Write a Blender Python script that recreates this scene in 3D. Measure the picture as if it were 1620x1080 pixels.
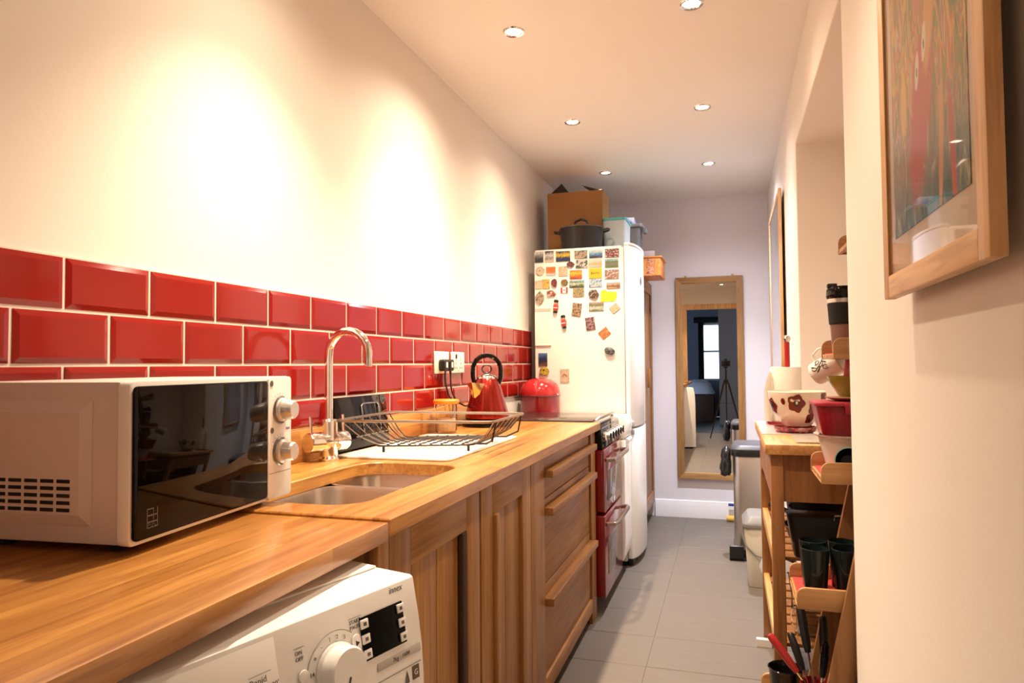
import bpy, bmesh, math, random
from mathutils import Vector, Matrix
random.seed(7)
scene = bpy.context.scene
C = scene.collection
for o in list(bpy.data.objects):
    bpy.data.objects.remove(o)
# ---------------------------------------------------------------- camera, world, exposure
cam_d = bpy.data.cameras.new('camera'); cam = bpy.data.objects.new('camera', cam_d); C.objects.link(cam)
cam_d.sensor_width = 36; cam_d.lens = 1105.02 / 1620 * 36; cam_d.clip_start = 0.02
_r, _u, _f = Vector((.95465, .2976, -.00846)), Vector((.01813, -.02974, .99939)), Vector((-.29717, .95423, .03379))
m = Matrix.Identity(4)
for i in range(3):
    m[i][0], m[i][1], m[i][2] = _r[i], _u[i], -_f[i]
m[2][3] = 1.173
cam.matrix_world = m
scene.camera = cam
world = bpy.data.worlds.new('world'); scene.world = world; world.use_nodes = True
bg = world.node_tree.nodes['Background']
bg.inputs[0].default_value = (.62, .78, 1.0, 1); bg.inputs[1].default_value = 2.6
vs = scene.view_settings
vs.view_transform = 'Standard'; vs.look = 'None'; vs.exposure = 0.38; vs.gamma = 1.0; vs.use_curve_mapping = False
WARM, NEUTRAL, COOL = (1.0, .795, .575), (1.0, .85, .72), (.86, .88, 1.0)
LAMP_W = 50.0
# ---------------------------------------------------------------- materials
MATS = {}
def _new(name):
    mt = bpy.data.materials.new(name); mt.use_nodes = True
    return mt, mt.node_tree.nodes, mt.node_tree.links, mt.node_tree.nodes['Principled BSDF']
def mat(name, col, rough=.5, metal=0., spec=.5, trans=0., ior=1.45, emis=0., coat=0., var=0., vscale=20., bump=0., bscale=200., aniso=None, alpha=1.):
    if name in MATS: return MATS[name]
    mt, N, L, b = _new(name)
    c = (*col, 1)
    b.inputs['Base Color'].default_value = c
    b.inputs['Roughness'].default_value = rough; b.inputs['Metallic'].default_value = metal
    b.inputs['Specular IOR Level'].default_value = spec; b.inputs['Transmission Weight'].default_value = trans
    b.inputs['IOR'].default_value = ior; b.inputs['Coat Weight'].default_value = coat; b.inputs['Alpha'].default_value = alpha
    b.inputs['Coat Roughness'].default_value = .06
    if emis:
        b.inputs['Emission Color'].default_value = c; b.inputs['Emission Strength'].default_value = emis
    tc = N.new('ShaderNodeTexCoord')
    if var:
        n = N.new('ShaderNodeTexNoise'); n.inputs['Scale'].default_value = vscale; n.inputs['Detail'].default_value = 4
        L.new(tc.outputs['Object'], n.inputs['Vector'])
        if aniso:
            mp = N.new('ShaderNodeMapping'); mp.inputs['Scale'].default_value = aniso
            L.new(tc.outputs['Object'], mp.inputs[0]); L.new(mp.outputs[0], n.inputs['Vector'])
        mx = N.new('ShaderNodeMix'); mx.data_type = 'RGBA'
        mx.inputs[6].default_value = tuple(max(0, x * (1 - var)) for x in col) + (1,)
        mx.inputs[7].default_value = tuple(min(1, x * (1 + var)) for x in col) + (1,)
        L.new(n.outputs['Fac'], mx.inputs[0]); L.new(mx.outputs[2], b.inputs['Base Color'])
    if bump:
        n2 = N.new('ShaderNodeTexNoise'); n2.inputs['Scale'].default_value = bscale; n2.inputs['Detail'].default_value = 3
        L.new(tc.outputs['Object'], n2.inputs['Vector'])
        bp = N.new('ShaderNodeBump'); bp.inputs['Strength'].default_value = bump; bp.inputs['Distance'].default_value = .002
        L.new(n2.outputs['Fac'], bp.inputs['Height']); L.new(bp.outputs[0], b.inputs['Normal'])
    MATS[name] = mt
    return mt
def wood(name, c1, c2, axis='z', rough=.4, scale=14., stretch=.07, coat=0., stave=None, knots=False):
    """oak: stretched noise along the grain axis; stave = (length, width, plane) adds glued staves of slightly different tone"""
    if name in MATS: return MATS[name]
    mt, N, L, b = _new(name)
    tc = N.new('ShaderNodeTexCoord'); mp = N.new('ShaderNodeMapping')
    s = [1., 1., 1.]; s['xyz'.index(axis)] = stretch
    mp.inputs['Scale'].default_value = s
    L.new(tc.outputs['Object'], mp.inputs[0])
    vec = mp.outputs[0]
    oi = N.new('ShaderNodeObjectInfo'); ad = N.new('ShaderNodeVectorMath'); ad.operation = 'ADD'
    sc = N.new('ShaderNodeVectorMath'); sc.operation = 'SCALE'; sc.inputs[3].default_value = 7.3
    cb = N.new('ShaderNodeCombineXYZ')
    for i in range(3): L.new(oi.outputs['Random'], cb.inputs[i])
    L.new(cb.outputs[0], sc.inputs[0]); L.new(sc.outputs[0], ad.inputs[1])
    L.new(vec, ad.inputs[0]); vec = ad.outputs[0]
    br = None
    if stave:
        br = N.new('ShaderNodeTexBrick'); mb = N.new('ShaderNodeMapping')
        ln, wd, pl = stave
        # brick rows along texture y; bricks run along texture x
        sep = N.new('ShaderNodeSeparateXYZ'); c2n = N.new('ShaderNodeCombineXYZ')
        L.new(tc.outputs['Object'], sep.inputs[0])
        L.new(sep.outputs['XYZ'.index(pl[0].upper())], c2n.inputs[0]); L.new(sep.outputs['XYZ'.index(pl[1].upper())], c2n.inputs[1])
        L.new(c2n.outputs[0], br.inputs['Vector'])
        br.inputs['Scale'].default_value = 1.; br.inputs['Brick Width'].default_value = ln; br.inputs['Row Height'].default_value = wd
        br.inputs['Mortar Size'].default_value = .0006; br.inputs['Bias'].default_value = 0.; br.offset = .37
        br.inputs['Color1'].default_value = (0, 0, 0, 1); br.inputs['Color2'].default_value = (1, 1, 1, 1); br.inputs['Mortar'].default_value = (.2, .2, .2, 1)
        s2 = N.new('ShaderNodeVectorMath'); s2.operation = 'MULTIPLY_ADD'; s2.inputs[1].default_value = (5, 5, 5)
        L.new(br.outputs['Color'], s2.inputs[0]); L.new(vec, s2.inputs[2]); vec = s2.outputs[0]
    n = N.new('ShaderNodeTexNoise'); n.inputs['Scale'].default_value = scale; n.inputs['Detail'].default_value = 7; n.inputs['Distortion'].default_value = 1.2
    L.new(vec, n.inputs['Vector'])
    n2 = N.new('ShaderNodeTexNoise'); n2.inputs['Scale'].default_value = scale * 7; n2.inputs['Detail'].default_value = 5; n2.inputs['Distortion'].default_value = .4
    L.new(vec, n2.inputs['Vector'])
    rp = N.new('ShaderNodeValToRGB')
    e = rp.color_ramp.elements; e[0].position = .3; e[0].color = (*c1, 1); e[1].position = .68; e[1].color = (*c2, 1)
    L.new(n.outputs['Fac'], rp.inputs[0])
    mx = N.new('ShaderNodeMix'); mx.data_type = 'RGBA'; mx.blend_type = 'MULTIPLY'; mx.inputs[0].default_value = .6
    rp2 = N.new('ShaderNodeValToRGB'); e = rp2.color_ramp.elements
    e[0].position = .36; e[0].color = (.62, .49, .37, 1); e[1].position = .54; e[1].color = (1, 1, 1, 1)
    L.new(n2.outputs['Fac'], rp2.inputs[0])
    L.new(rp.outputs[0], mx.inputs[6]); L.new(rp2.outputs[0], mx.inputs[7])
    out = mx.outputs[2]
    if stave:
        m3 = N.new('ShaderNodeMix'); m3.data_type = 'RGBA'; m3.blend_type = 'MULTIPLY'; m3.inputs[0].default_value = 1.
        rp3 = N.new('ShaderNodeValToRGB'); e = rp3.color_ramp.elements
        e[0].color = (.80, .76, .70, 1); e[1].color = (1.0, 1.0, 1.0, 1)
        L.new(br.outputs['Color'], rp3.inputs[0]); L.new(out, m3.inputs[6]); L.new(rp3.outputs[0], m3.inputs[7]); out = m3.outputs[2]
    if knots:
        v = N.new('ShaderNodeTexVoronoi'); v.inputs['Scale'].default_value = 3.1
        mk = N.new('ShaderNodeMapping'); mk.inputs['Scale'].default_value = (1, .62, 1); L.new(tc.outputs['Object'], mk.inputs[0]); L.new(mk.outputs[0], v.inputs['Vector'])
        rk = N.new('ShaderNodeValToRGB'); e = rk.color_ramp.elements
        e[0].position = .02; e[0].color = (.35, .2, .12, 1); e[1].position = .055; e[1].color = (1, 1, 1, 1)
        m4 = N.new('ShaderNodeMix'); m4.data_type = 'RGBA'; m4.blend_type = 'MULTIPLY'; m4.inputs[0].default_value = .8
        L.new(v.outputs['Distance'], rk.inputs[0]); L.new(out, m4.inputs[6]); L.new(rk.outputs[0], m4.inputs[7]); out = m4.outputs[2]
    L.new(out, b.inputs['Base Color'])
    b.inputs['Roughness'].default_value = rough; b.inputs['Coat Weight'].default_value = coat; b.inputs['Coat Roughness'].default_value = .12
    bp = N.new('ShaderNodeBump'); bp.inputs['Strength'].default_value = .12; bp.inputs['Distance'].default_value = .001
    L.new(n2.outputs['Fac'], bp.inputs['Height']); L.new(bp.outputs[0], b.inputs['Normal'])
    MATS[name] = mt
    return mt
def printed(name, cols, scale=40., rough=.35, band=None):
    """a small printed picture: blotches of a few colours; band = axis along which the colours follow one another (sky to ground)"""
    mt, N, L, b = _new(name)
    tc = N.new('ShaderNodeTexCoord'); n = N.new('ShaderNodeTexNoise'); n.inputs['Scale'].default_value = scale; n.inputs['Detail'].default_value = 5
    L.new(tc.outputs['Object'], n.inputs['Vector'])
    fac = n.outputs['Fac']
    if band:
        sep = N.new('ShaderNodeSeparateXYZ'); L.new(tc.outputs['Generated'], sep.inputs[0])
        ma = N.new('ShaderNodeMath'); ma.operation = 'MULTIPLY_ADD'; ma.inputs[1].default_value = .9
        sb = N.new('ShaderNodeMath'); sb.operation = 'SUBTRACT'; sb.inputs[1].default_value = .45
        L.new(n.outputs['Fac'], ma.inputs[0]); L.new(sep.outputs['XYZ'.index(band.upper())], sb.inputs[0]); L.new(sb.outputs[0], ma.inputs[2]); fac = ma.outputs[0]
    rp = N.new('ShaderNodeValToRGB'); el = rp.color_ramp.elements
    lo, hi = (.05, .95) if band else (.36, .64)
    k = len(cols)
    while len(el) < k: el.new(.5)
    for i, c in enumerate(cols):
        el[i].position = lo + (hi - lo) * i / max(1, k - 1); el[i].color = (*c, 1)
    L.new(fac, rp.inputs[0]); L.new(rp.outputs[0], b.inputs['Base Color'])
    b.inputs['Roughness'].default_value = rough
    MATS[name] = mt
    return mt
paint_wall = mat('wall_paint', (.80, .748, .69), .75, bump=.12, bscale=120)
paint_ceil = mat('ceiling_paint', (.82, .78, .73), .8, bump=.06, bscale=90)
paint_far = mat('far_wall_paint', (.80, .77, .80), .75, bump=.08, bscale=120)  # lavender cast of the cool far lamp mixed into the wall colour
white_gloss = mat('white_gloss', (.86, .85, .84), .28)
grout_m = mat('pale_grout', (.80, .70, .62), .85, bump=.2, bscale=400)
tile_red = mat('red_glaze', (.26, .010, .007), .11, spec=.45, coat=.15, var=.06, vscale=6, bump=.03, bscale=14)
floor_m = mat('grey_porcelain', (.142, .118, .096), .5, var=.14, vscale=7, aniso=(1, 5, 1), bump=.1, bscale=260)
floor_g = mat('floor_grout', (.20, .185, .165), .9)
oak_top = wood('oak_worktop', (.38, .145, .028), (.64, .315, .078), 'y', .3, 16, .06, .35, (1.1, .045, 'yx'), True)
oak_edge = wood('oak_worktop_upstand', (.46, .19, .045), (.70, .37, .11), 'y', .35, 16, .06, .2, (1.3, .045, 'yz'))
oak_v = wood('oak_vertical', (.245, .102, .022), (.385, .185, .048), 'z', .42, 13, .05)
oak_h = wood('oak_horizontal', (.245, .102, .022), (.385, .185, .048), 'y', .42, 13, .05)
oak_x = wood('oak_crosswise', (.40, .18, .06), (.56, .29, .11), 'x', .42, 13, .05)
oak_dark_and_shade = mat('dark_oak_and_shade', (.045, .016, .007), .8, var=.3, vscale=30)
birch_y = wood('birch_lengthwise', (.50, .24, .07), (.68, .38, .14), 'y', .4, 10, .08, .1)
birch_z_shaded = wood('birch_upright_shaded', (.24, .095, .026), (.36, .16, .05), 'z', .45, 10, .08)  # darker copy of the birch, alcove shade put into the colour
ash_z_shaded = wood('ash_upright_shaded', (.22, .09, .03), (.35, .17, .06), 'z', .5, 9, .07)  # ash darkened so its colour carries the dimness of the alcove
ash_x_shaded = wood('ash_crosswise_shaded', (.34, .165, .058), (.50, .27, .11), 'x', .5, 9, .07)  # alcove shade in the colour here too, less than on the uprights
pine_frame = wood('frame_oak_upright', (.60, .33, .13), (.78, .50, .24), 'z', .4, 10, .07)
pine_frame_h = wood('frame_oak_level', (.60, .33, .13), (.78, .50, .24), 'y', .4, 10, .07)
chrome = mat('chrome', (.86, .84, .81), .08, 1.)
steel = mat('brushed_steel', (.62, .58, .54), .3, 1., var=.1, vscale=30, aniso=(1, 18, 1))
black_gloss = mat('black_gloss', (.005, .004, .004), .05, spec=.3)
black_satin = mat('black_satin', (.012, .011, .011), .35)
black_matt = mat('black_matt', (.010, .009, .009), .75)
white_plastic = mat('white_plastic', (.83, .80, .76), .35)
white_enamel = mat('white_enamel', (.86, .85, .83), .22)
cream_plastic = mat('cream_plastic', (.62, .57, .46), .45)
glass_m = mat('clear_glass', (.95, .97, .96), .03, trans=1., ior=1.2)
red_paint = mat('red_enamel', (.21, .007, .010), .16, coat=.7)
red_metal = mat('red_metallic', (.30, .020, .013), .24, .85, coat=.4)
grey_print = mat('grey_print', (.13, .12, .12), .6)
dark_print = mat('dark_print', (.03, .03, .03), .6)
# ---------------------------------------------------------------- mesh helpers
OFF = {}
class MB:
    def __init__(s): s.bm = bmesh.new()
    def _verts(s, pts): return [s.bm.verts.new(p) for p in pts]
    def box(s, x0, y0, z0, x1, y1, z1, M=None):
        p = [Vector(q) for q in ((x0,y0,z0),(x1,y0,z0),(x1,y1,z0),(x0,y1,z0),(x0,y0,z1),(x1,y0,z1),(x1,y1,z1),(x0,y1,z1))]
        if M is not None: p = [M @ q for q in p]
        v = s._verts(p)
        for f in ((3,2,1,0),(4,5,6,7),(0,1,5,4),(1,2,6,5),(2,3,7,6),(3,0,4,7)): s.bm.faces.new([v[i] for i in f])
        return s
    def prism(s, pts, axis, a, b, M=None, taper=None):
        def P(p, t):
            if axis == 'x': return Vector((t, p[0], p[1]))
            if axis == 'y': return Vector((p[0], t, p[1]))
            return Vector((p[0], p[1], t))
        A = [P(p, a) for p in pts]; B = [P(p, b) for p in (taper or pts)]
        if M is not None: A = [M @ q for q in A]; B = [M @ q for q in B]
        va, vb = s._verts(A), s._verts(B); n = len(pts)
        s.bm.faces.new(va); s.bm.faces.new(vb[::-1])
        for i in range(n): s.bm.faces.new((va[i], vb[i], vb[(i+1) % n], va[(i+1) % n]))
        return s
    def lathe(s, prof, cx=0, cy=0, cz=0, seg=24, M=None, sx=1., sy=1.):
        rings = []
        for r, z in prof:
            if r < 1e-6: rings.append([s.bm.verts.new(_t(M, (cx, cy, cz + z)))])
            else: rings.append([s.bm.verts.new(_t(M, (cx + sx*r*math.cos(2*math.pi*k/seg), cy + sy*r*math.sin(2*math.pi*k/seg), cz + z))) for k in range(seg)])
        for a, b in zip(rings, rings[1:]):
            for k in range(seg):
                k2 = (k + 1) % seg
                if len(a) == 1 and len(b) == 1: continue
                if len(a) == 1: s.bm.faces.new((a[0], b[k2], b[k]))
                elif len(b) == 1: s.bm.faces.new((a[k], a[k2], b[0]))
                else: s.bm.faces.new((a[k], a[k2], b[k2], b[k]))
        return s
    def cyl(s, cx, cy, z0, z1, r, seg=20, M=None):
        return s.lathe([(0, z0), (r, z0), (r, z1), (0, z1)], cx, cy, 0, seg, M)
    def tube(s, pts, r, seg=8, closed=False):
        P = [Vector(p) for p in pts]; n = len(P); rings = []
        rr = r if isinstance(r, (list, tuple)) else [r] * n
        up = None
        for i in range(n):
            if closed: t = (P[(i+1) % n] - P[i-1])
            else: t = (P[min(i+1, n-1)] - P[max(i-1, 0)])
            t.normalize()
            if up is None:
                up = Vector((0, 0, 1)) if abs(t.z) < .9 else Vector((1, 0, 0))
            a = t.cross(up)
            if a.length < 1e-4: a = t.cross(Vector((0, 1, 0)))
            a.normalize(); b = a.cross(t).normalized(); up = b
            rings.append([s.bm.verts.new(P[i] + (a*math.cos(2*math.pi*k/seg) + b*math.sin(2*math.pi*k/seg)) * rr[i]) for k in range(seg)])
        m = n if closed else n - 1
        for i in range(m):
            A, B = rings[i], rings[(i+1) % n]
            for k in range(seg): s.bm.faces.new((A[k], A[(k+1) % seg], B[(k+1) % seg], B[k]))
        if not closed:
            s.bm.faces.new(rings[0][::-1]); s.bm.faces.new(rings[-1])
        return s
    def build(s, name, mt, parent=None, bevel=0., smooth=None, origin=None, seg=2):
        bm = s.bm
        bmesh.ops.recalc_face_normals(bm, faces=bm.faces)
        if bevel:
            ed = [e for e in bm.edges if len(e.link_faces) == 2 and e.calc_face_angle(0) > .6]
            bmesh.ops.bevel(bm, geom=ed, offset=bevel, segments=seg, profile=.5, affect='EDGES', clamp_overlap=True)
        off = Vector((0, 0, 0))
        if parent is not None: off = OFF.get(parent.name, off)
        elif origin is not None: off = Vector(origin)
        else:
            bm.verts.ensure_lookup_table()
            if bm.verts:
                xs = [v.co for v in bm.verts]
                off = Vector(((min(c.x for c in xs) + max(c.x for c in xs)) / 2, (min(c.y for c in xs) + max(c.y for c in xs)) / 2, min(c.z for c in xs)))
        me = bpy.data.meshes.new(name)
        for v in bm.verts: v.co -= off
        bm.to_mesh(me); bm.free()
        if smooth is None: smooth = 35
        if smooth:
            for p in me.polygons: p.use_smooth = True
            me.set_sharp_from_angle(angle=math.radians(smooth))
        me.materials.append(mt)
        o = bpy.data.objects.new(name, me); C.objects.link(o)
        if parent is not None: o.parent = parent
        else: o.location = off
        OFF[o.name] = off
        return o
def _t(M, p): return M @ Vector(p) if M is not None else Vector(p)
def tag(o, label=None, cat=None, group=None, kind=None):
    if label: o['label'] = label
    if cat: o['category'] = cat
    if group: o['group'] = group
    if kind: o['kind'] = kind
    return o
def thing(name, label, cat, loc=(0, 0, 0), rotz=0., group=None, local=False):
    o = bpy.data.objects.new(name, None); o.empty_display_size = .05; C.objects.link(o)
    o.location = loc; o.rotation_euler = (0, 0, rotz)
    OFF[o.name] = Vector((0, 0, 0)) if (rotz or local) else Vector(loc)
    return tag(o, label, cat, group)
def struct(o): o['kind'] = 'structure'; return o
def copy_tree(o, parent=None):
    c = o.copy(); C.objects.link(c); c.parent = parent
    for ch in list(o.children): copy_tree(ch, c)
    return c
def arc(cx, cy, r, a0, a1, n):
    return [(cx + r*math.cos(math.radians(a0 + (a1-a0)*i/n)), cy + r*math.sin(math.radians(a0 + (a1-a0)*i/n))) for i in range(n+1)]
def rrect(x0, y0, x1, y1, r, n=5):
    return arc(x1-r, y1-r, r, 0, 90, n) + arc(x0+r, y1-r, r, 90, 180, n) + arc(x0+r, y0+r, r, 180, 270, n) + arc(x1-r, y0+r, r, 270, 360, n)
def lettering(body, size, mt, parent, M, name='lettering', align='LEFT', shear=0.):
    cu = bpy.data.curves.new('txt', 'FONT'); cu.body = body; cu.size = size; cu.extrude = .0002; cu.align_x = align; cu.resolution_u = 2; cu.shear = shear
    ob = bpy.data.objects.new('txt', cu); C.objects.link(ob)
    dg = bpy.context.evaluated_depsgraph_get(); dg.update()
    me = bpy.data.meshes.new_from_object(ob.evaluated_get(dg))
    bpy.data.objects.remove(ob); bpy.data.curves.remove(cu)
    me.transform(M); me.transform(Matrix.Translation(-OFF.get(parent.name, Vector())))
    me.materials.clear(); me.materials.append(mt)
    o = bpy.data.objects.new(name, me); C.objects.link(o); o.parent = parent; OFF[o.name] = OFF.get(parent.name, Vector())
    return o
def basis(origin, right, up):
    r_, u_ = Vector(right).normalized(), Vector(up).normalized(); n_ = r_.cross(u_)
    M = Matrix.Identity(4)
    for i in range(3): M[i][0], M[i][1], M[i][2], M[i][3] = r_[i], u_[i], n_[i], origin[i]
    return M
# ---------------------------------------------------------------- the room
XL, XR, YF, YB, ZC = -1.2, .29, 5.54, -1.2, 2.445
fl = struct(MB().box(XL - .1, YB - .1, -.05, .72, YF + .1, -.004).build('floor', floor_g, origin=(0, 0, 0)))
tile_mesh = {}
gx = [-.94 - .61, -.94, -.33, .28, .72]
for ix in range(4):
    for iy in range(-13, 30):
        y0 = max(2.78 + .31*iy, YB); y1 = min(2.78 + .31*(iy + 1), YF)
        x0 = max(gx[ix], XL); x1 = min(gx[ix+1], .70)
        if y1 - y0 < .02: continue
        w, l = round(x1 - x0 - .003, 4), round(y1 - y0 - .003, 4)
        if (w, l) not in tile_mesh:
            t = MB().box(-w/2, -l/2, -.008, w/2, l/2, 0).build('floor_tile', floor_m, fl, bevel=.0012, smooth=0, seg=1)
            tile_mesh[(w, l)] = t.data
        else:
            t = bpy.data.objects.new('floor_tile', tile_mesh[(w, l)]); C.objects.link(t); t.parent = fl
        t.location = ((x0+x1)/2, (y0+y1)/2, random.uniform(-.0006, .0002))
struct(MB().box(XL - .1, YB - .1, ZC, .72, YF + .1, ZC + .08).build('ceiling', paint_ceil, origin=(0, 0, ZC)))
wl = struct(MB().box(XL - .1, YB - .1, 0, XL, YF + .1, ZC).build('wall_left', paint_wall, origin=(0, 0, 0)))
struct(MB().box(XL - .1, YF, 0, .72, YF + .1, ZC).build('wall_far', paint_far, origin=(0, YF, 0)))
wr = MB()
prof = [(YB - .1, 0), (1.95, 0), (1.95, 2.13), (3.25, 2.13), (3.25, 0), (YF, 0), (YF, ZC), (YB - .1, ZC)]
wr.prism(prof, 'x', XR, .66)
struct(wr.build('wall_right', paint_wall, origin=(0, 0, 0), bevel=.004, smooth=0))
struct(MB().box(.66, 1.6, 0, .72, 3.6, ZC).build('wall_niche', paint_wall, origin=(0, 0, 0)))
# tiled splashback: every tile is a piece of its own on the left wall
TZ, TP, TW, TY0, TB = 1.385, .1025, .2025, .9977, .9925
MB().box(XL, -.62, TB, XL + .0085, 4.24, TZ).build('grout_bed', grout_m, wl)
tmesh = {}
def metro(w, h):
    key = (round(w, 3), round(h, 3))
    if key not in tmesh:
        b_ = .011; mb = MB()
        pts = lambda d, x: [(x, -w/2 + d, -h/2 + d), (x, w/2 - d, -h/2 + d), (x, w/2 - d, h/2 - d), (x, -w/2 + d, h/2 - d)]
        r0, r1, r2 = mb._verts(pts(0, 0)), mb._verts(pts(.0004, .0062)), mb._verts(pts(min(b_, h*.3), .0096))
        for A, B in ((r0, r1), (r1, r2)):
            for i in range(4): mb.bm.faces.new((A[i], A[(i+1) % 4], B[(i+1) % 4], B[i]))
        mb.bm.faces.new(r2)
        o = mb.build('wall_tile', tile_red, wl, smooth=0); tmesh[key] = o.data
        return o
    o = bpy.data.objects.new('wall_tile', tmesh[key]); C.objects.link(o); o.parent = wl
    return o
for row in range(4):
    z1 = TZ - row*TP; z0 = max(z1 - TP, TB)
    sh = 0 if row % 2 == 0 else -.5
    for k in range(-8, 18):
        y0 = TY0 + (k + sh)*TW; y1 = min(y0 + TW, 4.24)
        if y1 - y0 < .03: continue
        g = .0058
        o = metro(y1 - y0 - g, z1 - z0 - g)
        o.location = (XL + .0045 - .001, (y0+y1)/2, (z0+z1)/2)
        o.rotation_euler = (0, random.uniform(-.004, .004), random.uniform(-.004, .004))
# skirting board on the far wall
sk = MB().prism([(YF, 0), (YF - .018, 0), (YF - .018, .095), (YF - .012, .112), (YF - .010, .125), (YF, .13)], 'x', -.57, XR)
struct(sk.build('baseboard_far', white_gloss, origin=(0, YF, 0)))
struct(MB().prism([(XR, 0), (XR - .016, 0), (XR - .016, .095), (XR - .009, .125), (XR, .13)], 'y', 3.25, YF - .02).build('baseboard_right', white_gloss, origin=(XR, 4, 0)))
# wall with the doorway behind the camera, oak door lining, and the room beyond (seen in the mirror)
wb = MB()
wb.box(XL, YB - .1, 0, -.69, YB, ZC); wb.box(.19, YB - .1, 0, XR, YB, ZC); wb.box(-.69, YB - .1, 2.09, .19, YB, ZC)
struct(wb.build('wall_back', paint_wall, origin=(0, YB, 0)))
tr = MB().box(-.775, YB, 0, -.69, YB + .02, 2.175); tr.box(.19, YB, 0, .27, YB + .02, 2.175); tr.box(-.69, YB, 2.09, .19, YB + .02, 2.175)
struct(tr.build('trim_1', pine_frame, origin=(0, YB, 0), bevel=.003))
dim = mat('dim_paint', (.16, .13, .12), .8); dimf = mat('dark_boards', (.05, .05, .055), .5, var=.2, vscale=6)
daylight_blue = mat('daylight_blue_paint', (.22, .25, .33), .8)  # bluish window daylight on the bedroom walls put into their colour
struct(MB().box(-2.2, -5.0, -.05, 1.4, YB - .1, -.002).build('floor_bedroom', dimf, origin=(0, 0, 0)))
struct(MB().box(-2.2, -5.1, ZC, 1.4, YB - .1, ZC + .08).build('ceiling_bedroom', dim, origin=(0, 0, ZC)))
struct(MB().box(-2.3, -5.1, 0, -2.2, YB - .1, ZC).build('wall_bedroom_left', daylight_blue, origin=(-2.2, 0, 0)))
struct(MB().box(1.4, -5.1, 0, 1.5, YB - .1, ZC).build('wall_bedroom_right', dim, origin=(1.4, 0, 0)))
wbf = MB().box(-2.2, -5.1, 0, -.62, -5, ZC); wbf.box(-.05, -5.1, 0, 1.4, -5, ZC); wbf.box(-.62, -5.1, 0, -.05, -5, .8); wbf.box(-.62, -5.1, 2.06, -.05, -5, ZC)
struct(wbf.build('wall_bedroom_far', daylight_blue, origin=(0, -5, 0)))
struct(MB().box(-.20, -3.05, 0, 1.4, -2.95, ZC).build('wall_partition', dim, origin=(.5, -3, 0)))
wn = struct(MB().box(-.62, -5.08, .8, -.05, -5.0, .84).box(-.62, -5.08, 2.02, -.05, -5.0, 2.06).box(-.62, -5.08, .84, -.585, -5.0, 2.02).box(-.085, -5.08, .84, -.05, -5.0, 2.02).build('window_1', white_gloss, origin=(-.33, -5, .8)))
MB().box(-.585, -5.07, 1.42, -.085, -5.02, 1.46).build('glazing_bar', white_gloss, wn)
MB().box(-.585, -5.047, .84, -.085, -5.043, 1.42).build('pane', glass_m, wn)
MB().box(-.585, -5.047, 1.46, -.085, -5.043, 2.02).build('pane', glass_m, wn)
# ---------------------------------------------------------------- ceiling downlights (each lamp with its own light)
lamp_glow = {}
def downlight(x, y, label, col, power, glow=26, beam=92, spill=.30):
    t = thing('ceiling_downlight', label, 'downlight', (x, y, ZC), group='recessed ceiling downlights')
    MB().lathe([(.030, -.001), (.033, -.005), (.040, -.006), (.043, -.0005)], x, y, ZC, 28).build('bezel', chrome, t)
    key = (col, glow)
    if key not in lamp_glow: lamp_glow[key] = mat('lamp_glow_%d' % len(lamp_glow), col, .5, emis=glow)
    MB().lathe([(0, -.0035), (.02, -.003), (.030, -.001), (.030, -.0004), (0, -.0004)], x, y, ZC, 24).build('bulb', lamp_glow[key], t)
    for size, share in ((beam, 1.15), (150, spill)):    # reflector beam and the softer spill around it
        ld = bpy.data.lights.new('lamp_light', 'SPOT'); ld.energy = power*share; ld.color = col; ld.spot_size = math.radians(size); ld.spot_blend = 1.; ld.shadow_soft_size = .028
        lo = bpy.data.objects.new('lamp_light', ld); C.objects.link(lo); lo.parent = t; lo.location = (0, 0, -.014)
W_ = LAMP_W
for k, (y, c, wl_, wr_, beam, spill) in enumerate([(-.70, WARM, 1.4, 1.4, 76, .09), (1.48, WARM, 2.3, .5, 94, .22), (2.51, WARM, 2.2, .55, 100, .5), (3.555, WARM, 1.7, .65, 100, .45), (4.58, WARM, .2, 2.7, 100, .4)]):
    where = ['beside the doorway behind the camera', 'above the sink', 'nearest the camera', 'of the middle pair', 'of the farthest pair'][k]
    downlight(-.765, y, 'round chrome downlight %s, in the tiled wall row' % where, c, W_*wl_, 26 if k < 4 else 7, beam, spill)
    downlight(-.107, y, 'round chrome downlight %s, in the picture wall row' % where, COOL if k == 4 else (NEUTRAL if k == 3 else c), W_*wr_, 26, beam, spill)
# ---------------------------------------------------------------- worktops
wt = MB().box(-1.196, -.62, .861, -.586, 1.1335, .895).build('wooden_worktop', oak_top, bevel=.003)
tag(wt, 'lower oak worktop slab in the foreground carrying the microwave', 'worktop')
# main worktop with the sink cut-out
def holed_slab(outer, hole, z0, z1):
    bm = bmesh.new()
    for loop in (outer, hole):
        vs_ = [bm.verts.new((p[0], p[1], z1)) for p in loop]
        for i in range(len(vs_)): bm.edges.new((vs_[i], vs_[(i+1) % len(vs_)]))
    bmesh.ops.triangle_fill(bm, use_beauty=True, use_dissolve=False, edges=bm.edges[:])
    geom = bmesh.ops.extrude_face_region(bm, geom=bm.faces[:])
    for v in [g for g in geom['geom'] if isinstance(g, bmesh.types.BMVert)]: v.co.z = z0
    mb = MB(); mb.bm.free(); mb.bm = bm
    return mb
hole = rrect(-1.0, 1.22, -.705, 1.80, .075, 7)
mw_ = holed_slab([(-1.196, 1.1365), (-.586, 1.1365), (-.586, 3.268), (-1.196, 3.268)], hole, .866, .900)
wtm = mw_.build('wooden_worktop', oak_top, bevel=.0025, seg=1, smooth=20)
tag(wtm, 'long oak worktop with the sink cut-out, reaching to the cooker', 'worktop')
up = MB().box(-1.192, 1.1365, .9005, -1.174, 2.545, .9915).build('worktop_upstand', oak_edge, bevel=.002); tag(up, 'oak upstand strip under the red tiles behind the sink', 'upstand')
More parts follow.
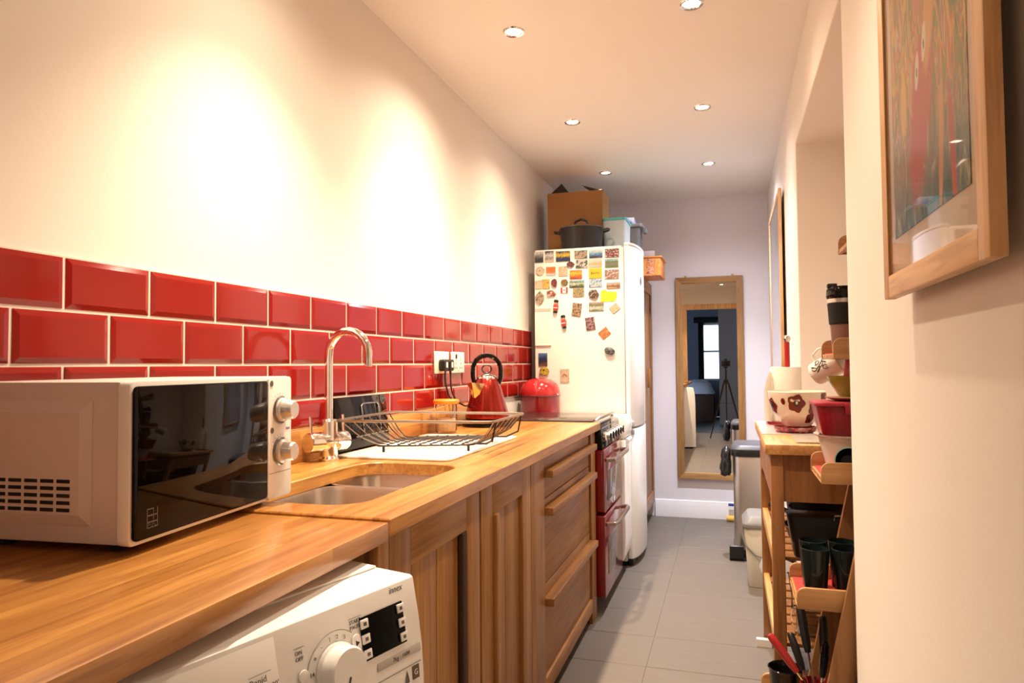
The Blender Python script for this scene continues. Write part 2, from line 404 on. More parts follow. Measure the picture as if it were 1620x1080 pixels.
up = MB().box(-1.192, 2.57, .9005, -1.174, 3.268, .9915).build('worktop_upstand', oak_edge, bevel=.002); tag(up, 'oak upstand strip under the sockets, behind the kettle', 'upstand')
up = MB().box(-1.192, -.62, .8955, -1.174, 1.1335, .9915).build('worktop_upstand', oak_edge, bevel=.002); tag(up, 'oak upstand strip hidden behind the microwave', 'upstand')
# ---------------------------------------------------------------- sink and tap
sk_ = thing('kitchen_sink', 'stainless steel one and a half bowl sink set under the oak worktop', 'sink', (-.85, 1.5, .70))
def bowl(name, x0, y0, x1, y1, ztop, zbot, r):
    mb = MB(); loops = []
    for d, z in ((-.010, ztop), (0, ztop), (.003, ztop - .01), (.012, zbot + .03), (.035, zbot)):
        loops.append(mb._verts([(p[0], p[1], z) for p in rrect(x0 + d, y0 + d, x1 - d, y1 - d, max(.01, r - d*.4), 6)]))
    n = len(loops[0])
    for A, B in zip(loops, loops[1:]):
        for i in range(n): mb.bm.faces.new((A[i], A[(i+1) % n], B[(i+1) % n], B[i]))
    mb.bm.faces.new(loops[-1])
    o = mb.build(name, steel, sk_, smooth=50)
    return o
b1 = bowl('main_bowl', -1.012, 1.21, -.692, 1.590, .8655, .70, .07)
b2 = bowl('half_bowl', -1.01, 1.6115, -.695, 1.81, .8655, .76, .05)
MB().lathe([(0, .702), (.02, .702), (.038, .704), (.042, .701)], -.85, 1.40, 0, 24).build('drain', chrome, b1)
MB().lathe([(0, .762), (.015, .762), (.028, .764), (.032, .761)], -.85, 1.71, 0, 24).build('drain', chrome, b2)
MB().box(-.722, 1.36, .80, -.7165, 1.42, .822).build('overflow_slot', chrome, b1, bevel=.001)
TX, TY = -1.125, 1.80
tp = thing('kitchen_tap', 'tall chrome swan neck mixer tap behind the sink', 'tap', (TX, TY, .9))
MB().lathe([(0, 0), (.031, 0), (.031, .006), (.026, .012), (.026, .115), (.022, .12), (0, .12)], TX, TY, .9005, 28).build('body', chrome, tp)
sp = [(TX, TY, 1.0), (TX, TY, 1.10), (TX, TY, 1.19)]
R_ = .070
for i in range(1, 13):
    a = math.pi * (1 - i/12 * 1.05)
    sp.append((TX + R_ + R_*math.cos(a), TY - (i/12)*.02, 1.205 + R_*math.sin(a)))
sp.append((sp[-1][0] + .001, sp[-1][1], sp[-1][2] - .022))
MB().tube(sp, .0125, 16).build('spout', chrome, tp)
MB().lathe([(0, -.074), (.027, -.074), (.029, -.071), (.029, -.012), (.026, -.010), (.026, .012), (.029, .014), (.029, .058), (.027, .062), (0, .062)], 0, 0, 0, 24, M=Matrix.Translation((TX, TY, .955)) @ Matrix.Rotation(math.radians(70), 4, 'Z') @ Matrix.Rotation(math.radians(90), 4, 'Y')).build('valve_barrel', chrome, tp)
ca, sa = math.cos(math.radians(70)), math.sin(math.radians(70))
for s_ in (-.062, .055):
    x_, y_ = TX + s_*ca, TY + s_*sa
    MB().tube([(x_, y_, .981), (x_ - .004, y_, 1.03)], .0045, 8).build('lever', chrome, tp)
# ---------------------------------------------------------------- microwave (turned slightly)
mo = thing('microwave_oven', 'white microwave oven with black glass door and two dials', 'microwave', (-.85, .822, .9), .087)
D_ = .28; Wm = .45; z0, z1 = .008, .254
body = MB().prism([(-D_, z0), (-.022, z0), (-.022, z1), (-D_, z1)], 'y', 0.006, Wm - .006)
case_shaded = mat('shaded_steel_case', (.66, .56, .52), .35)  # white case toned down, shade on its side is in the colour
mwb = body.build('body', case_shaded, mo, bevel=.006)
# pressed panel on the visible side
pn = MB()
pl = lambda d, y: [(-.258 + d, y, .035 + d), (-.07 - d, y, .035 + d), (-.07 - d, y, .225 - d), (-.258 + d, y, .225 - d)]
A, B = pn._verts(pl(0, .0055)), pn._verts(pl(.018, -.0005))
for i in range(4): pn.bm.faces.new((A[i], A[(i+1) % 4], B[(i+1) % 4], B[i]))
pn.bm.faces.new(B)
sp_ = pn.build('side_panel', case_shaded, mwb, smooth=0)
for c_ in range(5):
    for r_ in range(5):
        xx = -.115 - c_*.0295; zz = .060 + r_*.0108
        MB().box(xx - .0115, -.0016, zz - .0026, xx + .0115, -.0004, zz + .0026).build('vent_slot', black_matt, mwb)
fr = MB().prism(rrect(0.0, z0, Wm, z1, .010, 4), 'x', -.021, 0.0).build('front_frame', white_plastic, mo, bevel=.002)
dr = MB().prism(rrect(.004, z0 + .007, .360, z1 - .008, .008, 4), 'x', .0005, .006)
door = dr.build('door', mat('smoked_door_glass', (.003, .002, .002), .03, spec=.18), mo, bevel=.0015)
mk = mat('door_emblem', (.10, .09, .085), .4)
for j, (a, b, c, d) in enumerate([(.030, .048, .052, .050), (.030, .038, .052, .040), (.030, .058, .043, .0595), (.030, .030, .052, .0315), (.0295, .030, .031, .060), (.0515, .030, .053, .060), (.043, .040, .044, .060)]):
    MB().box(.0061, a, b, .0064, c, d).build('emblem_line', mk, door)
# wavy lines of the emblem
MB().tube([(.0063, .033 + i*.002, .034 + .003*math.sin(i*1.5)) for i in range(9)], .0005, 4).build('emblem_line', mk, door)
cp = MB().prism(rrect(.362, z0 + .001, Wm - .0005, z1 - .001, .008, 4), 'x', .0005, .005).build('control_panel', white_plastic, mo, bevel=.001)
dial_ring = mat('dial_ring', (.20, .17, .15), .3, .8)
silver = mat('silver_plastic', (.66, .62, .58), .28, .55)
for zc in (.186, .102):
    Mk = Matrix.Translation((.0052, .407, zc)) @ Matrix.Rotation(math.radians(90), 4, 'Y')
    MB().lathe([(.0265, 0), (.029, .002), (.0265, .004), (.0255, .002)], 0, 0, 0, 32, Mk).build('dial_ring', dial_ring, cp)
    k_ = MB().lathe([(0, 0), (.0255, 0), (.0245, .009), (.021, .012), (.0185, .030), (.0165, .0325), (0, .0325)], 0, 0, 0, 32, Mk).build('dial', silver, cp)
    for a in range(7):
        an = math.radians(40 + a*17)
        MB().box(.0051, .407 + .034*math.cos(an) - .001, zc + .034*math.sin(an) - .0006, .0054, .407 + .034*math.cos(an) + .001, zc + .034*math.sin(an) + .0006).build('dial_mark', grey_print, cp)
for (yy, zz) in ((.374, .240), (.376, .146)):
    MB().lathe([(0, 0), (.006, 0), (.006, .0006), (0, .0006)], 0, 0, 0, 16, Matrix.Translation((.0051, yy, zz)) @ Matrix.Rotation(math.radians(90), 4, 'Y')).build('symbol_dot', grey_print, cp)
MB().box(.0051, .428, .144, .0056, .443, .149).build('badge', mat('badge_blue', (.28, .30, .38), .4), cp, bevel=.0005)
MB().box(.0051, .366, .060, .0054, .447, .0608).build('seam_line', grey_print, cp)
for (fx, fy) in ((-.05, .04), (-.05, .41), (-.26, .04), (-.26, .41)):
    MB().cyl(fx, fy, .0004 if fy > .2 else -.0046, .0095, .012, 12).build('foot', black_matt, mo)
# ---------------------------------------------------------------- washing machine (pulled out at an angle)
wm = thing('washing_machine', 'white front loading washing machine under the lower worktop slab', 'washing machine', (-.49, 1.031, 0), math.radians(-15.2))
prof = [(-.50, .02), (-.50, .832), (-.494, .84), (-.006, .84), (0, .837), (.012, .778), (.0185, .735), (.022, .69), (.024, .62), (.024, .02)]
def fx(z):
    for (xa, za), (xb, zb) in zip(prof[4:], prof[5:]):
        if zb <= z <= za: return xb + (xa - xb) * (z - zb) / (za - zb)
    return .024
wbody = MB().prism(prof, 'y', -.595, 0).build('cabinet', white_enamel, wm, bevel=.0025, smooth=25)
lid = MB().box(-.49, -.59, .8402, -.075, -.005, .8445).build('lid', white_enamel, wm, bevel=.003)
def onp(y, z, lift=.0006): # frame on the slanted panel
    dz = .004; up_ = Vector((fx(z + dz) - fx(z - dz), 0, 2*dz)).normalized(); n_ = Vector((0, 1, 0)).cross(up_)
    return basis(Vector((fx(z), y, z)) + n_*lift, (0, 1, 0), up_)
disp = MB().box(-.0455, -.0305, 0, .0455, .0305, .0012, onp(-.082, .780)).build('display', mat('display_black', (.003, .003, .003), .2, spec=.06), wm, bevel=.0005)
for s_ in (-1, 1):
    for zz in (-.021, 0, .021):
        M_ = onp(-.082, .780)
        MB().box(s_*.0385 - .0075, zz - .0065, .0012, s_*.0385 + .0075, zz + .0065, .0042, M_).build('button', white_enamel, disp, bevel=.0012)
        MB().box(s_*.0385 - .003, zz - .0025, .0042, s_*.0385 + .003, zz + .0025, .0044, M_).build('button_symbol', grey_print, disp)
lettering('innex', .0135, grey_print, wm, onp(-.060, .825), shear=.25)
knob = MB().lathe([(0, 0), (.037, 0), (.037, .004), (.034, .006), (.033, .024), (.030, .028), (0, .029)], 0, 0, 0, 36, onp(-.178, .757, .0004)).build('programme_knob', white_enamel, wm)
MB().box(-.0012, -.028, .0291, .0012, -.006, .0296, onp(-.178, .757) @ Matrix.Rotation(math.radians(-25), 4, 'Z')).build('pointer', dark_print, knob)
MA = onp(-.178, .757)
MB().tube([MA @ Vector((.052*math.cos(math.radians(a)), .052*math.sin(math.radians(a)), .0003)) for a in range(50, 175, 6)], .0005, 4).build('programme_arc', grey_print, wm)
for i, a in enumerate((62, 80, 98, 118, 140, 168, 190)):
    lettering('32100' [i] if i < 3 else ['-', 'o', '14', '13'][i - 3], .008, grey_print, wm, MA @ Matrix.Translation((.044*math.cos(math.radians(a)) - .003, .044*math.sin(math.radians(a)) - .003, 0)))
lettering('START\nPAUSE', .0075, grey_print, wm, onp(-.146, .806))
MB().box(-.001, .0075, 0, .024, .0081, .0003, onp(-.146, .806)).build('print_rule', grey_print, wm)
sb_ = MB().prism(rrect(-.008, -.0125, .008, .0125, .0075, 5), 'z', 0, .003, onp(-.138, .780)).build('start_button', white_enamel, wm, bevel=.001)
MB().prism([(-.003, -.004), (.004, 0), (-.003, .004)], 'z', .0031, .0034, onp(-.138, .780)).build('start_symbol', dark_print, sb_)
lettering('ON\nOFF', .0075, grey_print, wm, onp(-.244, .797))
MB().box(-.001, .0085, 0, .016, .0091, .0003, onp(-.244, .797)).build('print_rule', grey_print, wm)
MB().prism(rrect(-.008, -.008, .008, .008, .0075, 5), 'z', 0, .003, onp(-.235, .770)).build('power_button', white_enamel, wm, bevel=.001)
dw = MB().prism([(0.0012, .832), (.0135, .778), (.0195, .735), (.0215, .70), (.018, .70), (.002, .80)], 'y', -.590, -.272).build('detergent_drawer', white_enamel, wm, bevel=.001)
lettering('Rapid', .011, grey_print, wm, onp(-.316, .785, .003))
MB().box(-.001, .0105, 0, .032, .0111, .0003, onp(-.316, .785, .003)).build('print_rule', grey_print, wm)
lettering("30'", .009, grey_print, wm, onp(-.285, .775, .003))
MB().box(-.05, -.006, 0, .046, .006, .0006, onp(-.052, .733)).build('badge_strip', mat('pale_grey', (.55, .50, .47), .35), wm, bevel=.0002)
lettering('7kg · 1600', .009, grey_print, wm, onp(-.070, .730, .0016))
MB().box(-.29, -.0004, 0, .29, .0004, .0004, onp(-.297, .712)).build('seam_line', grey_print, wm)
en = MB().box(-.0075, -.010, 0, .0075, .010, .0005, onp(-.020, .699)).build('energy_label', mat('bronze_print', (.12, .075, .035), .5), wm)
lettering('G', .012, white_enamel, wm, onp(-.0245, .695, .0012))
MB().prism([(-.005, -.009), (.005, -.009), (.003, .0), (0, .009), (-.003, 0)], 'z', 0, .0004, onp(-.040, .698)).build('water_drop', grey_print, wm)
pd = MB().lathe([(.10, 0), (.135, .002), (.16, .012), (.17, .02), (.175, .004), (.175, 0)], 0, 0, 0, 40, Matrix.Translation((.0242, -.30, .40)) @ Matrix.Rotation(math.radians(90), 4, 'Y')).build('porthole_ring', silver, wm)
MB().lathe([(0, .03), (.06, .028), (.10, .012), (.12, .002)], 0, 0, 0, 40, Matrix.Translation((.0245, -.30, .40)) @ Matrix.Rotation(math.radians(90), 4, 'Y')).build('porthole_glass', black_gloss, pd)
for yy in (-.56, -.04):
    for xx in (-.45, -.03): MB().cyl(xx, yy, 0, .0205, .018, 12).build('foot', black_matt, wm)
# ---------------------------------------------------------------- base cabinets
XC = -.612
def panel_door(t, y0, y1, z0, z1, handle, st=.09, hm=None):
    d = None
    rl = MB().box(XC - .020, y0 + st, z1 - .085, XC, y1 - st, z1).build('top_rail', oak_h, t, bevel=.0012)
    MB().box(XC - .020, y0 + st, z0, XC, y1 - st, z0 + .085).build('bottom_rail', oak_h, t, bevel=.0012)
    MB().box(XC - .020, y0, z0, XC, y0 + st - .0008, z1).build('stile', oak_v, t, bevel=.0012)
    MB().box(XC - .020, y1 - st + .0008, z0, XC, y1, z1).build('stile', oak_v, t, bevel=.0012)
    n = 2; w = (y1 - y0 - 2*st) / n
    for i in range(n):
        MB().box(XC - .022, y0 + st + i*w + .0016, z0 + .087, XC - .012, y0 + st + (i+1)*w - .0016, z1 - .087).build('plank', oak_v, t, bevel=.0015)
    MB().box(XC - .026, y0 + st, z0 + .086, XC - .0225, y1 - st, z1 - .086).build('door_backing', oak_dark_and_shade, t)
    if handle == 'r': hy0, hy1 = y1 - st - .032, y1 - st
    else: hy0, hy1 = y0 + st, y0 + st + .030
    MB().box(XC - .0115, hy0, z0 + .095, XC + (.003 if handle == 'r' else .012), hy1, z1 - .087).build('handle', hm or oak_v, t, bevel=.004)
sc = thing('sink_cabinet', 'oak base cabinet with two plank panelled doors under the sink', 'cabinet', (-.9, 1.65, 0))
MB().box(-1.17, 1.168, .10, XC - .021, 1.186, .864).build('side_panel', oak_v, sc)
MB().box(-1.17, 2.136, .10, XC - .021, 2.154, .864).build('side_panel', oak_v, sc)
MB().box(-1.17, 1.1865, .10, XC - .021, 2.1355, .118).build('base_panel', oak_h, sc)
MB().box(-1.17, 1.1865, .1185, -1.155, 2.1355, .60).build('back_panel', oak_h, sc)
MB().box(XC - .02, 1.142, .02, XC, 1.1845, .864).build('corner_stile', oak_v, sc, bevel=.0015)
panel_door(sc, 1.1865, 1.676, .115, .862, 'r', hm=oak_dark_and_shade)  # dark handle colour paints in the shade along the right stile
panel_door(sc, 1.688, 2.150, .115, .862, 'l')
MB().box(XC - .018, 1.1865, .045, XC - .002, 2.150, .111).build('bottom_rail', oak_h, sc, bevel=.0015)
MB().box(XC - .10, 1.1865, .0, XC - .085, 2.154, .10).build('plinth', black_matt, sc)
dc = thing('drawer_cabinet', 'oak base cabinet with three bar handled drawers beside the cooker', 'cabinet', (-.9, 2.7, 0))
Y0, Y1 = 2.157, 3.262
MB().box(-1.17, Y0, .10, XC - .021, Y0 + .018, .864).build('side_panel', oak_v, dc)
MB().box(-1.17, Y1 - .018, .10, XC - .021, Y1, .864).build('side_panel', oak_v, dc)
MB().box(-1.17, Y0 + .0185, .10, XC - .021, Y1 - .0185, .118).build('base_panel', oak_h, dc)
MB().box(-1.17, Y0 + .0185, .1185, -1.155, Y1 - .0185, .86).build('back_panel', oak_h, dc)
MB().box(XC - .020, Y0, .04, XC, 2.322, .864).build('face_stile', oak_v, dc, bevel=.0015)
MB().box(XC - .020, 3.160, .0, XC, Y1, .864).build('face_stile', oak_v, dc, bevel=.0015)
MB().box(XC - .020, 2.3225, .052, XC, 3.1595, .112).build('bottom_rail', oak_h, dc, bevel=.0015)
MB().box(XC - .10, Y0, 0, XC - .085, 3.159, .10).build('plinth', black_matt, dc)
for (za, zb, hz) in ((.712, .862, .800), (.418, .708, .672), (.116, .414, .366)):
    d = MB().box(XC - .024, 2.326, za, XC - .010, 3.156, zb).build('drawer_front', oak_h, dc, bevel=.0012)
    MB().box(XC - .0095, 2.326, hz - .013, XC + .030, 3.156, hz + .013).build('handle', oak_h, d, bevel=.002)
# ---------------------------------------------------------------- cooker
ck = thing('cooker', 'freestanding red double oven cooker with black glass lid', 'cooker', (-.87, 3.55, 0))
KY0, KY1 = 3.276, 3.822
MB().box(-1.165, KY0, .075, -.615, KY1, .889).build('body', red_paint, ck, bevel=.003)
MB().box(-1.10, KY0 + .02, 0, -.66, KY1 - .02, .0745).build('plinth', black_matt, ck)
MB().box(-1.17, KY0 - .002, .8895, -.60, KY1 + .002, .8965).build('hob_plate', steel, ck, bevel=.001)
lidm = mat('smoked_glass', (.03, .024, .02), .12, spec=.5)
MB().box(-1.165, KY0, .8975, -.63, KY1, .9055).build('glass_lid', lidm, ck, bevel=.002)
MB().tube([(-.618, KY0 + .03, .903), (-.605, KY0 + .06, .915), (-.600, KY0 + .12, .917), (-.600, KY1 - .12, .917), (-.605, KY1 - .06, .915), (-.618, KY1 - .03, .903)], .0085, 10).build('lid_rail', mat('warm_steel', (.55, .47, .40), .28, 1.), ck)
cpn = MB().prism([(-.615, .776), (-.578, .776), (-.588, .886), (-.615, .886)], 'y', KY0, KY1).build('control_panel', black_gloss, ck, bevel=.002)
for i in range(6):
    yy = KY0 + .07 + i*.081
    kb = MB().lathe([(0, 0), (.024, 0), (.024, .010), (.019, .014), (.018, .030), (0, .032)], 0, 0, 0, 20, Matrix.Translation((-.5825, yy, .828)) @ Matrix.Rotation(math.radians(85), 4, 'Y')).build('knob', chrome, cpn)
    MB().box(-.552, yy - .004, .810, -.546, yy + .004, .846).build('knob_grip', black_satin, kb, bevel=.001)
MB().box(-.5835, KY0 + .01, .868, -.5825, KY1 - .01, .872).build('panel_print', mat('panel_grey', (.3, .28, .25), .5), cpn)
def oven_door(z0_, z1_, hz, win):
    d = MB().prism(rrect(KY0 + .002, z0_, KY1 - .002, z1_, .012, 3), 'x', -.6145, -.572).build('oven_door', red_paint, ck, bevel=.003)
    MB().box(-.5715, KY0 + .085, win[0], -.5695, KY1 - .085, win[1]).build('oven_window', mat('oven_glass', (.16, .13, .125), .08, spec=.6), d, bevel=.0006)
    h = [(-.570, KY0 + .055, hz), (-.535, KY0 + .06, hz + .004), (-.528, KY0 + .09, hz + .005)] + [(-.526, KY0 + .09 + (KY1 - KY0 - .18)*i/6, hz + .005) for i in range(1, 6)] + [(-.528, KY1 - .09, hz + .005), (-.535, KY1 - .06, hz + .004), (-.570, KY1 - .055, hz)]
    MB().tube(h, .011, 10).build('handle', mat('handle_steel', (.40, .33, .28), .3, 1.), d)
    return d
od = oven_door(.475, .772, .716, (.52, .66))
MB().lathe([(0, 0), (.016, 0), (.016, .001), (0, .001)], 0, 0, 0, 18, Matrix.Translation((-.5715, 3.55, .498)) @ Matrix.Rotation(math.radians(90), 4, 'Y')).build('badge', chrome, od)
oven_door(.078, .462, .412, (.17, .345))
# ---------------------------------------------------------------- slim white appliance between cooker and fridge
dwm = thing('undercounter_appliance', 'slim white appliance squeezed between the red cooker and the fridge', 'appliance', (-.86, 3.96, 0))
MB().box(-1.15, 3.832, .06, -.60, 4.082, .885).build('body', white_enamel, dwm, bevel=.004)
MB().prism([(-.5995, .10), (-.575, .10), (-.562, .125), (-.556, .20), (-.556, .76), (-.5995, .76)], 'y', 3.834, 4.080).build('door', white_enamel, dwm, bevel=.006)
MB().prism([(-.5995, .765), (-.560, .765), (-.548, .79), (-.545, .85), (-.556, .880), (-.5995, .888)], 'y', 3.834, 4.080).build('control_panel', white_enamel, dwm, bevel=.005)
MB().prism([(-.5565, .735), (-.545, .738), (-.538, .752), (-.545, .763), (-.5565, .763)], 'y', 3.88, 4.03).build('handle', white_plastic, dwm, bevel=.002)
MB().box(-1.1, 3.85, 0, -.64, 4.06, .0595).build('plinth', black_matt, dwm)
# ---------------------------------------------------------------- fridge freezer
fg = thing('fridge_freezer', 'tall white fridge freezer with bowed doors, its side covered in magnets', 'fridge', (-.85, 4.38, 0))
FY0, FY1 = 4.10, 4.66
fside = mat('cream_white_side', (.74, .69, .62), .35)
MB().box(-1.13, FY0, .03, -.586, FY1, 1.862).build('body', fside, fg, bevel=.003)
MB().box(-1.125, FY0 + .003, 1.8622, -.60, FY1 - .003, 1.872).build('top_panel', white_enamel, fg, bevel=.003)
def bow(x0, x1, n=10):
    pts = [(-.583, FY0)]
    for i in range(n + 1):
        y = FY0 + (FY1 - FY0) * i / n; k = 1 - (2*i/n - 1)**2
        pts.append((x0 + (x1 - x0)*k**.6, y))
    return pts + [(-.583, FY1)]
for nm, za, zb in (('fridge_door', .806, 1.872), ('freezer_door', .045, .795)):
    d = MB().prism(bow(-.556, -.512), 'z', za, zb).build(nm, white_enamel, fg, bevel=.006, smooth=40)
    zz = za + .004 if nm == 'fridge_door' else zb - .032
    MB().box(-.553, FY0 - .001, zz, -.54, FY0 + .10, zz + .028).build('grip_recess', mat('grip_grey', (.35, .34, .34), .5), d, bevel=.002)
MB().prism([(p[0], p[1]) for p in bow(-.553, -.509)], 'z', 1.8725, 1.888).build('hinge_cover', white_enamel, fg, bevel=.003)
MB().box(-1.1, FY0 + .02, 0, -.60, FY1 - .02, .0295).build('plinth', black_matt, fg)
MB().box(-.58, FY0 + .02, .008, -.556, FY1 - .02, .044).build('kick_strip', black_satin, fg)
MB().lathe([(0, 0), (.03, 0), (.03, .001), (0, .001)], 0, 0, 0, 24, Matrix.Translation((-.5085, 4.32, 1.69)) @ Matrix.Rotation(math.radians(90), 4, 'Y')).build('round_sticker', printed('sticker_print', [(.6, .5, .55), (.5, .3, .35), (.75, .72, .75)], 60), fg)
# tall larder unit beyond the fridge
tc_ = thing('tall_cabinet', 'tall oak larder cabinet in the far corner beyond the fridge', 'cabinet', (-.85, 5.1, 0))
MB().box(-1.18, 4.70, .115, -.592, 5.515, 1.79).build('carcass', oak_v, tc_)
MB().box(-1.18, 4.70, 0, -.65, 5.515, .1145).build('plinth', oak_v, tc_)
MB().box(-.5915, 4.702, .118, -.572, 4.79, 1.788).build('stile', oak_v, tc_, bevel=.0015)
MB().box(-.5915, 5.43, .118, -.572, 5.513, 1.788).build('stile', oak_v, tc_, bevel=.0015)
MB().box(-.5915, 4.7905, 1.70, -.572, 5.4295, 1.788).build('rail', oak_h, tc_, bevel=.0015)
MB().box(-.5915, 4.7905, .118, -.572, 5.4295, .21).build('rail', oak_h, tc_, bevel=.0015)
for i in range(5):
    MB().box(-.5915, 4.792 + i*.1276, .211, -.582, 4.792 + i*.1276 + .1255, 1.699).build('plank', oak_v, tc_, bevel=.001)
MB().box(-.5715, 5.12, 1.0, -.55, 5.15, 1.14).build('handle', oak_v, tc_, bevel=.002)
# ---------------------------------------------------------------- things on the worktop
bd = MB().prism(rrect(-1.135, 1.845, -.765, 2.53, .03, 4), 'z', .9005, .907).build('draining_board', mat('marbled_white', (.80, .76, .70), .18, var=.06, vscale=14), bevel=.002)
tag(bd, 'white marbled draining board lying under the dish rack', 'board')
# wire dish rack (turned a little on the board)
rk = thing('dish_rack', 'black and grey wire dish drying rack on the draining board', 'dish rack', (-.9, 2.1, .907))
wire_d = mat('dark_wire', (.035, .028, .024), .35, .6); wire_l = mat('grey_wire', (.28, .22, .18), .32, .9)
RT = [Vector(p) for p in ((-1.125, 1.83, 1.012), (-1.14, 2.235, 1.012), (-.695, 2.375, 1.002), (-.685, 1.985, 1.002))]
RB = [Vector(p) for p in ((-1.045, 1.935, .928), (-1.065, 2.205, .928), (-.775, 2.325, .928), (-.765, 2.035, .928))]
def lerp4(Q, s, t): # s from wall side to aisle side, t from near to far
    return Q[0]*(1-s)*(1-t) + Q[3]*s*(1-t) + Q[1]*(1-s)*t + Q[2]*s*t
def loop(Q, k, r):
    pts = []
    for i in range(4):
        a, b, c = Q[i-1], Q[i], Q[(i+1) % 4]
        u1, u2 = (a - b).normalized(), (c - b).normalized()
        for j in range(5):
            t = j / 4; pts.append((b + u1*r*(1-t))*(1-t) + (b + u2*r*t)*t if False else b + u1*r*(1-t)**2 + u2*r*t**2)
    return pts
MB().tube(loop(RT, 5, .03), .0042, 8, True).build('rim', wire_l, rk)
MB().tube(loop(RB, 5, .02), .003, 6, True).build('base_wire', wire_d, rk)
for i in range(1, 13):   # wires running across, up both long ends
    t = i / 13
    a, b, c, d = lerp4(RT, 0, t), lerp4(RB, 0, t), lerp4(RB, 1, t), lerp4(RT, 1, t)
    pts = [a, a*.5 + b*.5 + Vector((.004, 0, -.012)), b*.93 + a*.07, b*.96 + c*.04] + [b*(1-k/4) + c*k/4 for k in range(1, 4)] + [c*.96 + b*.04, c*.93 + d*.07, d*.5 + c*.5 + Vector((0, 0, -.012)), d]
    MB().tube(pts, .0019, 6).build('wire', wire_l if i % 2 else wire_d, rk)
for i in range(1, 9):    # lengthwise base wires of the cutlery and plate trays
    s = i / 9
    p, q_ = lerp4(RB, s, .02), lerp4(RB, s, .98)
    MB().tube([p + Vector((0, 0, .003)), q_ + Vector((0, 0, .003))], .0024, 6).build('base_wire', wire_d, rk)
for s in (0, 1):         # middle side rails
    a, b = lerp4(RT, s, .03)*.5 + lerp4(RB, s, .03)*.5, lerp4(RT, s, .97)*.5 + lerp4(RB, s, .97)*.5
    MB().tube([a + Vector((0, 0, -.011)), b + Vector((0, 0, -.011))], .002, 6).build('side_wire', wire_l, rk)
for s, t in ((.06, .06), (.94, .06), (.94, .94), (.06, .94)):
    p = lerp4(RB, s, t); MB().tube([p, (p.x, p.y, .9075)], .0042, 8).build('foot', black_matt, rk)
for t in (.12, .88):     # U shaped wire legs on the aisle side
    p = lerp4(RT, 1, t); q_ = lerp4(RB, 1, t)
    MB().tube([q_, q_ + Vector((.035, .004, 0)), p + Vector((-.012, 0, -.058)), p + Vector((-.004, 0, -.02)), p], .003, 8).build('wire_leg', wire_d, rk)
# black tray leaning on the tiles with a wire handle
bt = thing('baking_tray', 'black baking tray leaning on the tiles behind the tap', 'tray', (-1.16, 2.06, .907))
Mt = Matrix.Translation((-1.150, 2.06, .9085)) @ Matrix.Rotation(math.radians(-6), 4, 'Y')
MB().box(-.005, -.17, 0, .005, .165, .168, Mt).build('panel', black_gloss, bt, bevel=.003)
MB().tube([Mt @ Vector(p) for p in ((.008, -.01, .05), (.008, -.015, .135), (.008, -.005, .142), (.008, .09, .142), (.008, .10, .135), (.008, .105, .05))], .0022, 6).build('wire_handle', chrome, bt)
# jar with an orange lid
jr = thing('storage_jar', 'clear glass jar with an orange lid below the sockets', 'jar', (-1.105, 2.64, .9))
MB().lathe([(0, .004), (.040, .004), (.044, .01), (.044, .112), (.041, .118), (.039, .118), (.0405, .11), (.0405, .012), (0, .009)], -1.105, 2.64, .8995, 28).build('glass_body', glass_m, jr)
MB().lathe([(0, .010), (.036, .010), (.038, .06), (0, .064)], -1.105, 2.64, .9, 20).build('contents', mat('dry_food', (.72, .52, .30), .8, var=.3, vscale=120, bump=.6, bscale=200), jr)
MB().lathe([(0, .1185), (.049, .1185), (.053, .122), (.053, .132), (.048, .136), (0, .137)], -1.105, 2.64, .9, 28).build('lid', mat('orange_plastic', (.85, .22, .02), .4), jr)
# sockets with plugs and cables
sw = mat('socket_white', (.84, .80, .72), .3)
def socket(y0, y1, label, screws):
    t = thing('wall_socket', label, 'socket', (XL, (y0+y1)/2, 1.138), group='sockets on the red tiles')
    MB().prism(rrect(y0, 1.140, y1, 1.234, .004, 3), 'x', XL + .0138, XL + .022).build('face_plate', sw, t, bevel=.002)
    for zz in (1.150, 1.224): MB().cyl(0, 0, 0, .0006, .003, 10, Matrix.Translation((XL + .0221, (y0+y1)/2, zz)) @ Matrix.Rotation(math.radians(90), 4, 'Y')).build('screw', steel, t)
    return t
s1 = socket(2.70, 2.85, 'white wall socket with two black plugs in it', 1)
s2 = socket(2.885, 3.035, 'white wall socket plate nearest the kettle, nothing plugged in on its face', 1)
for dy in (-.035, .02): MB().box(XL + .0221, 2.96 + dy, 1.205, XL + .026, 2.96 + dy + .014, 1.224).build('switch', black_satin if dy < 0 else sw, s2, bevel=.001)
for dy in (-.03, .03):
    for (a, b) in ((0, .012), (-.011, -.008), (.011, -.008)):
        MB().box(XL + .0221, 2.96 + dy + a - .003, 1.170 + b - .004, XL + .0226, 2.96 + dy + a + .003, 1.170 + b + .004).build('pin_hole', black_matt, s2)
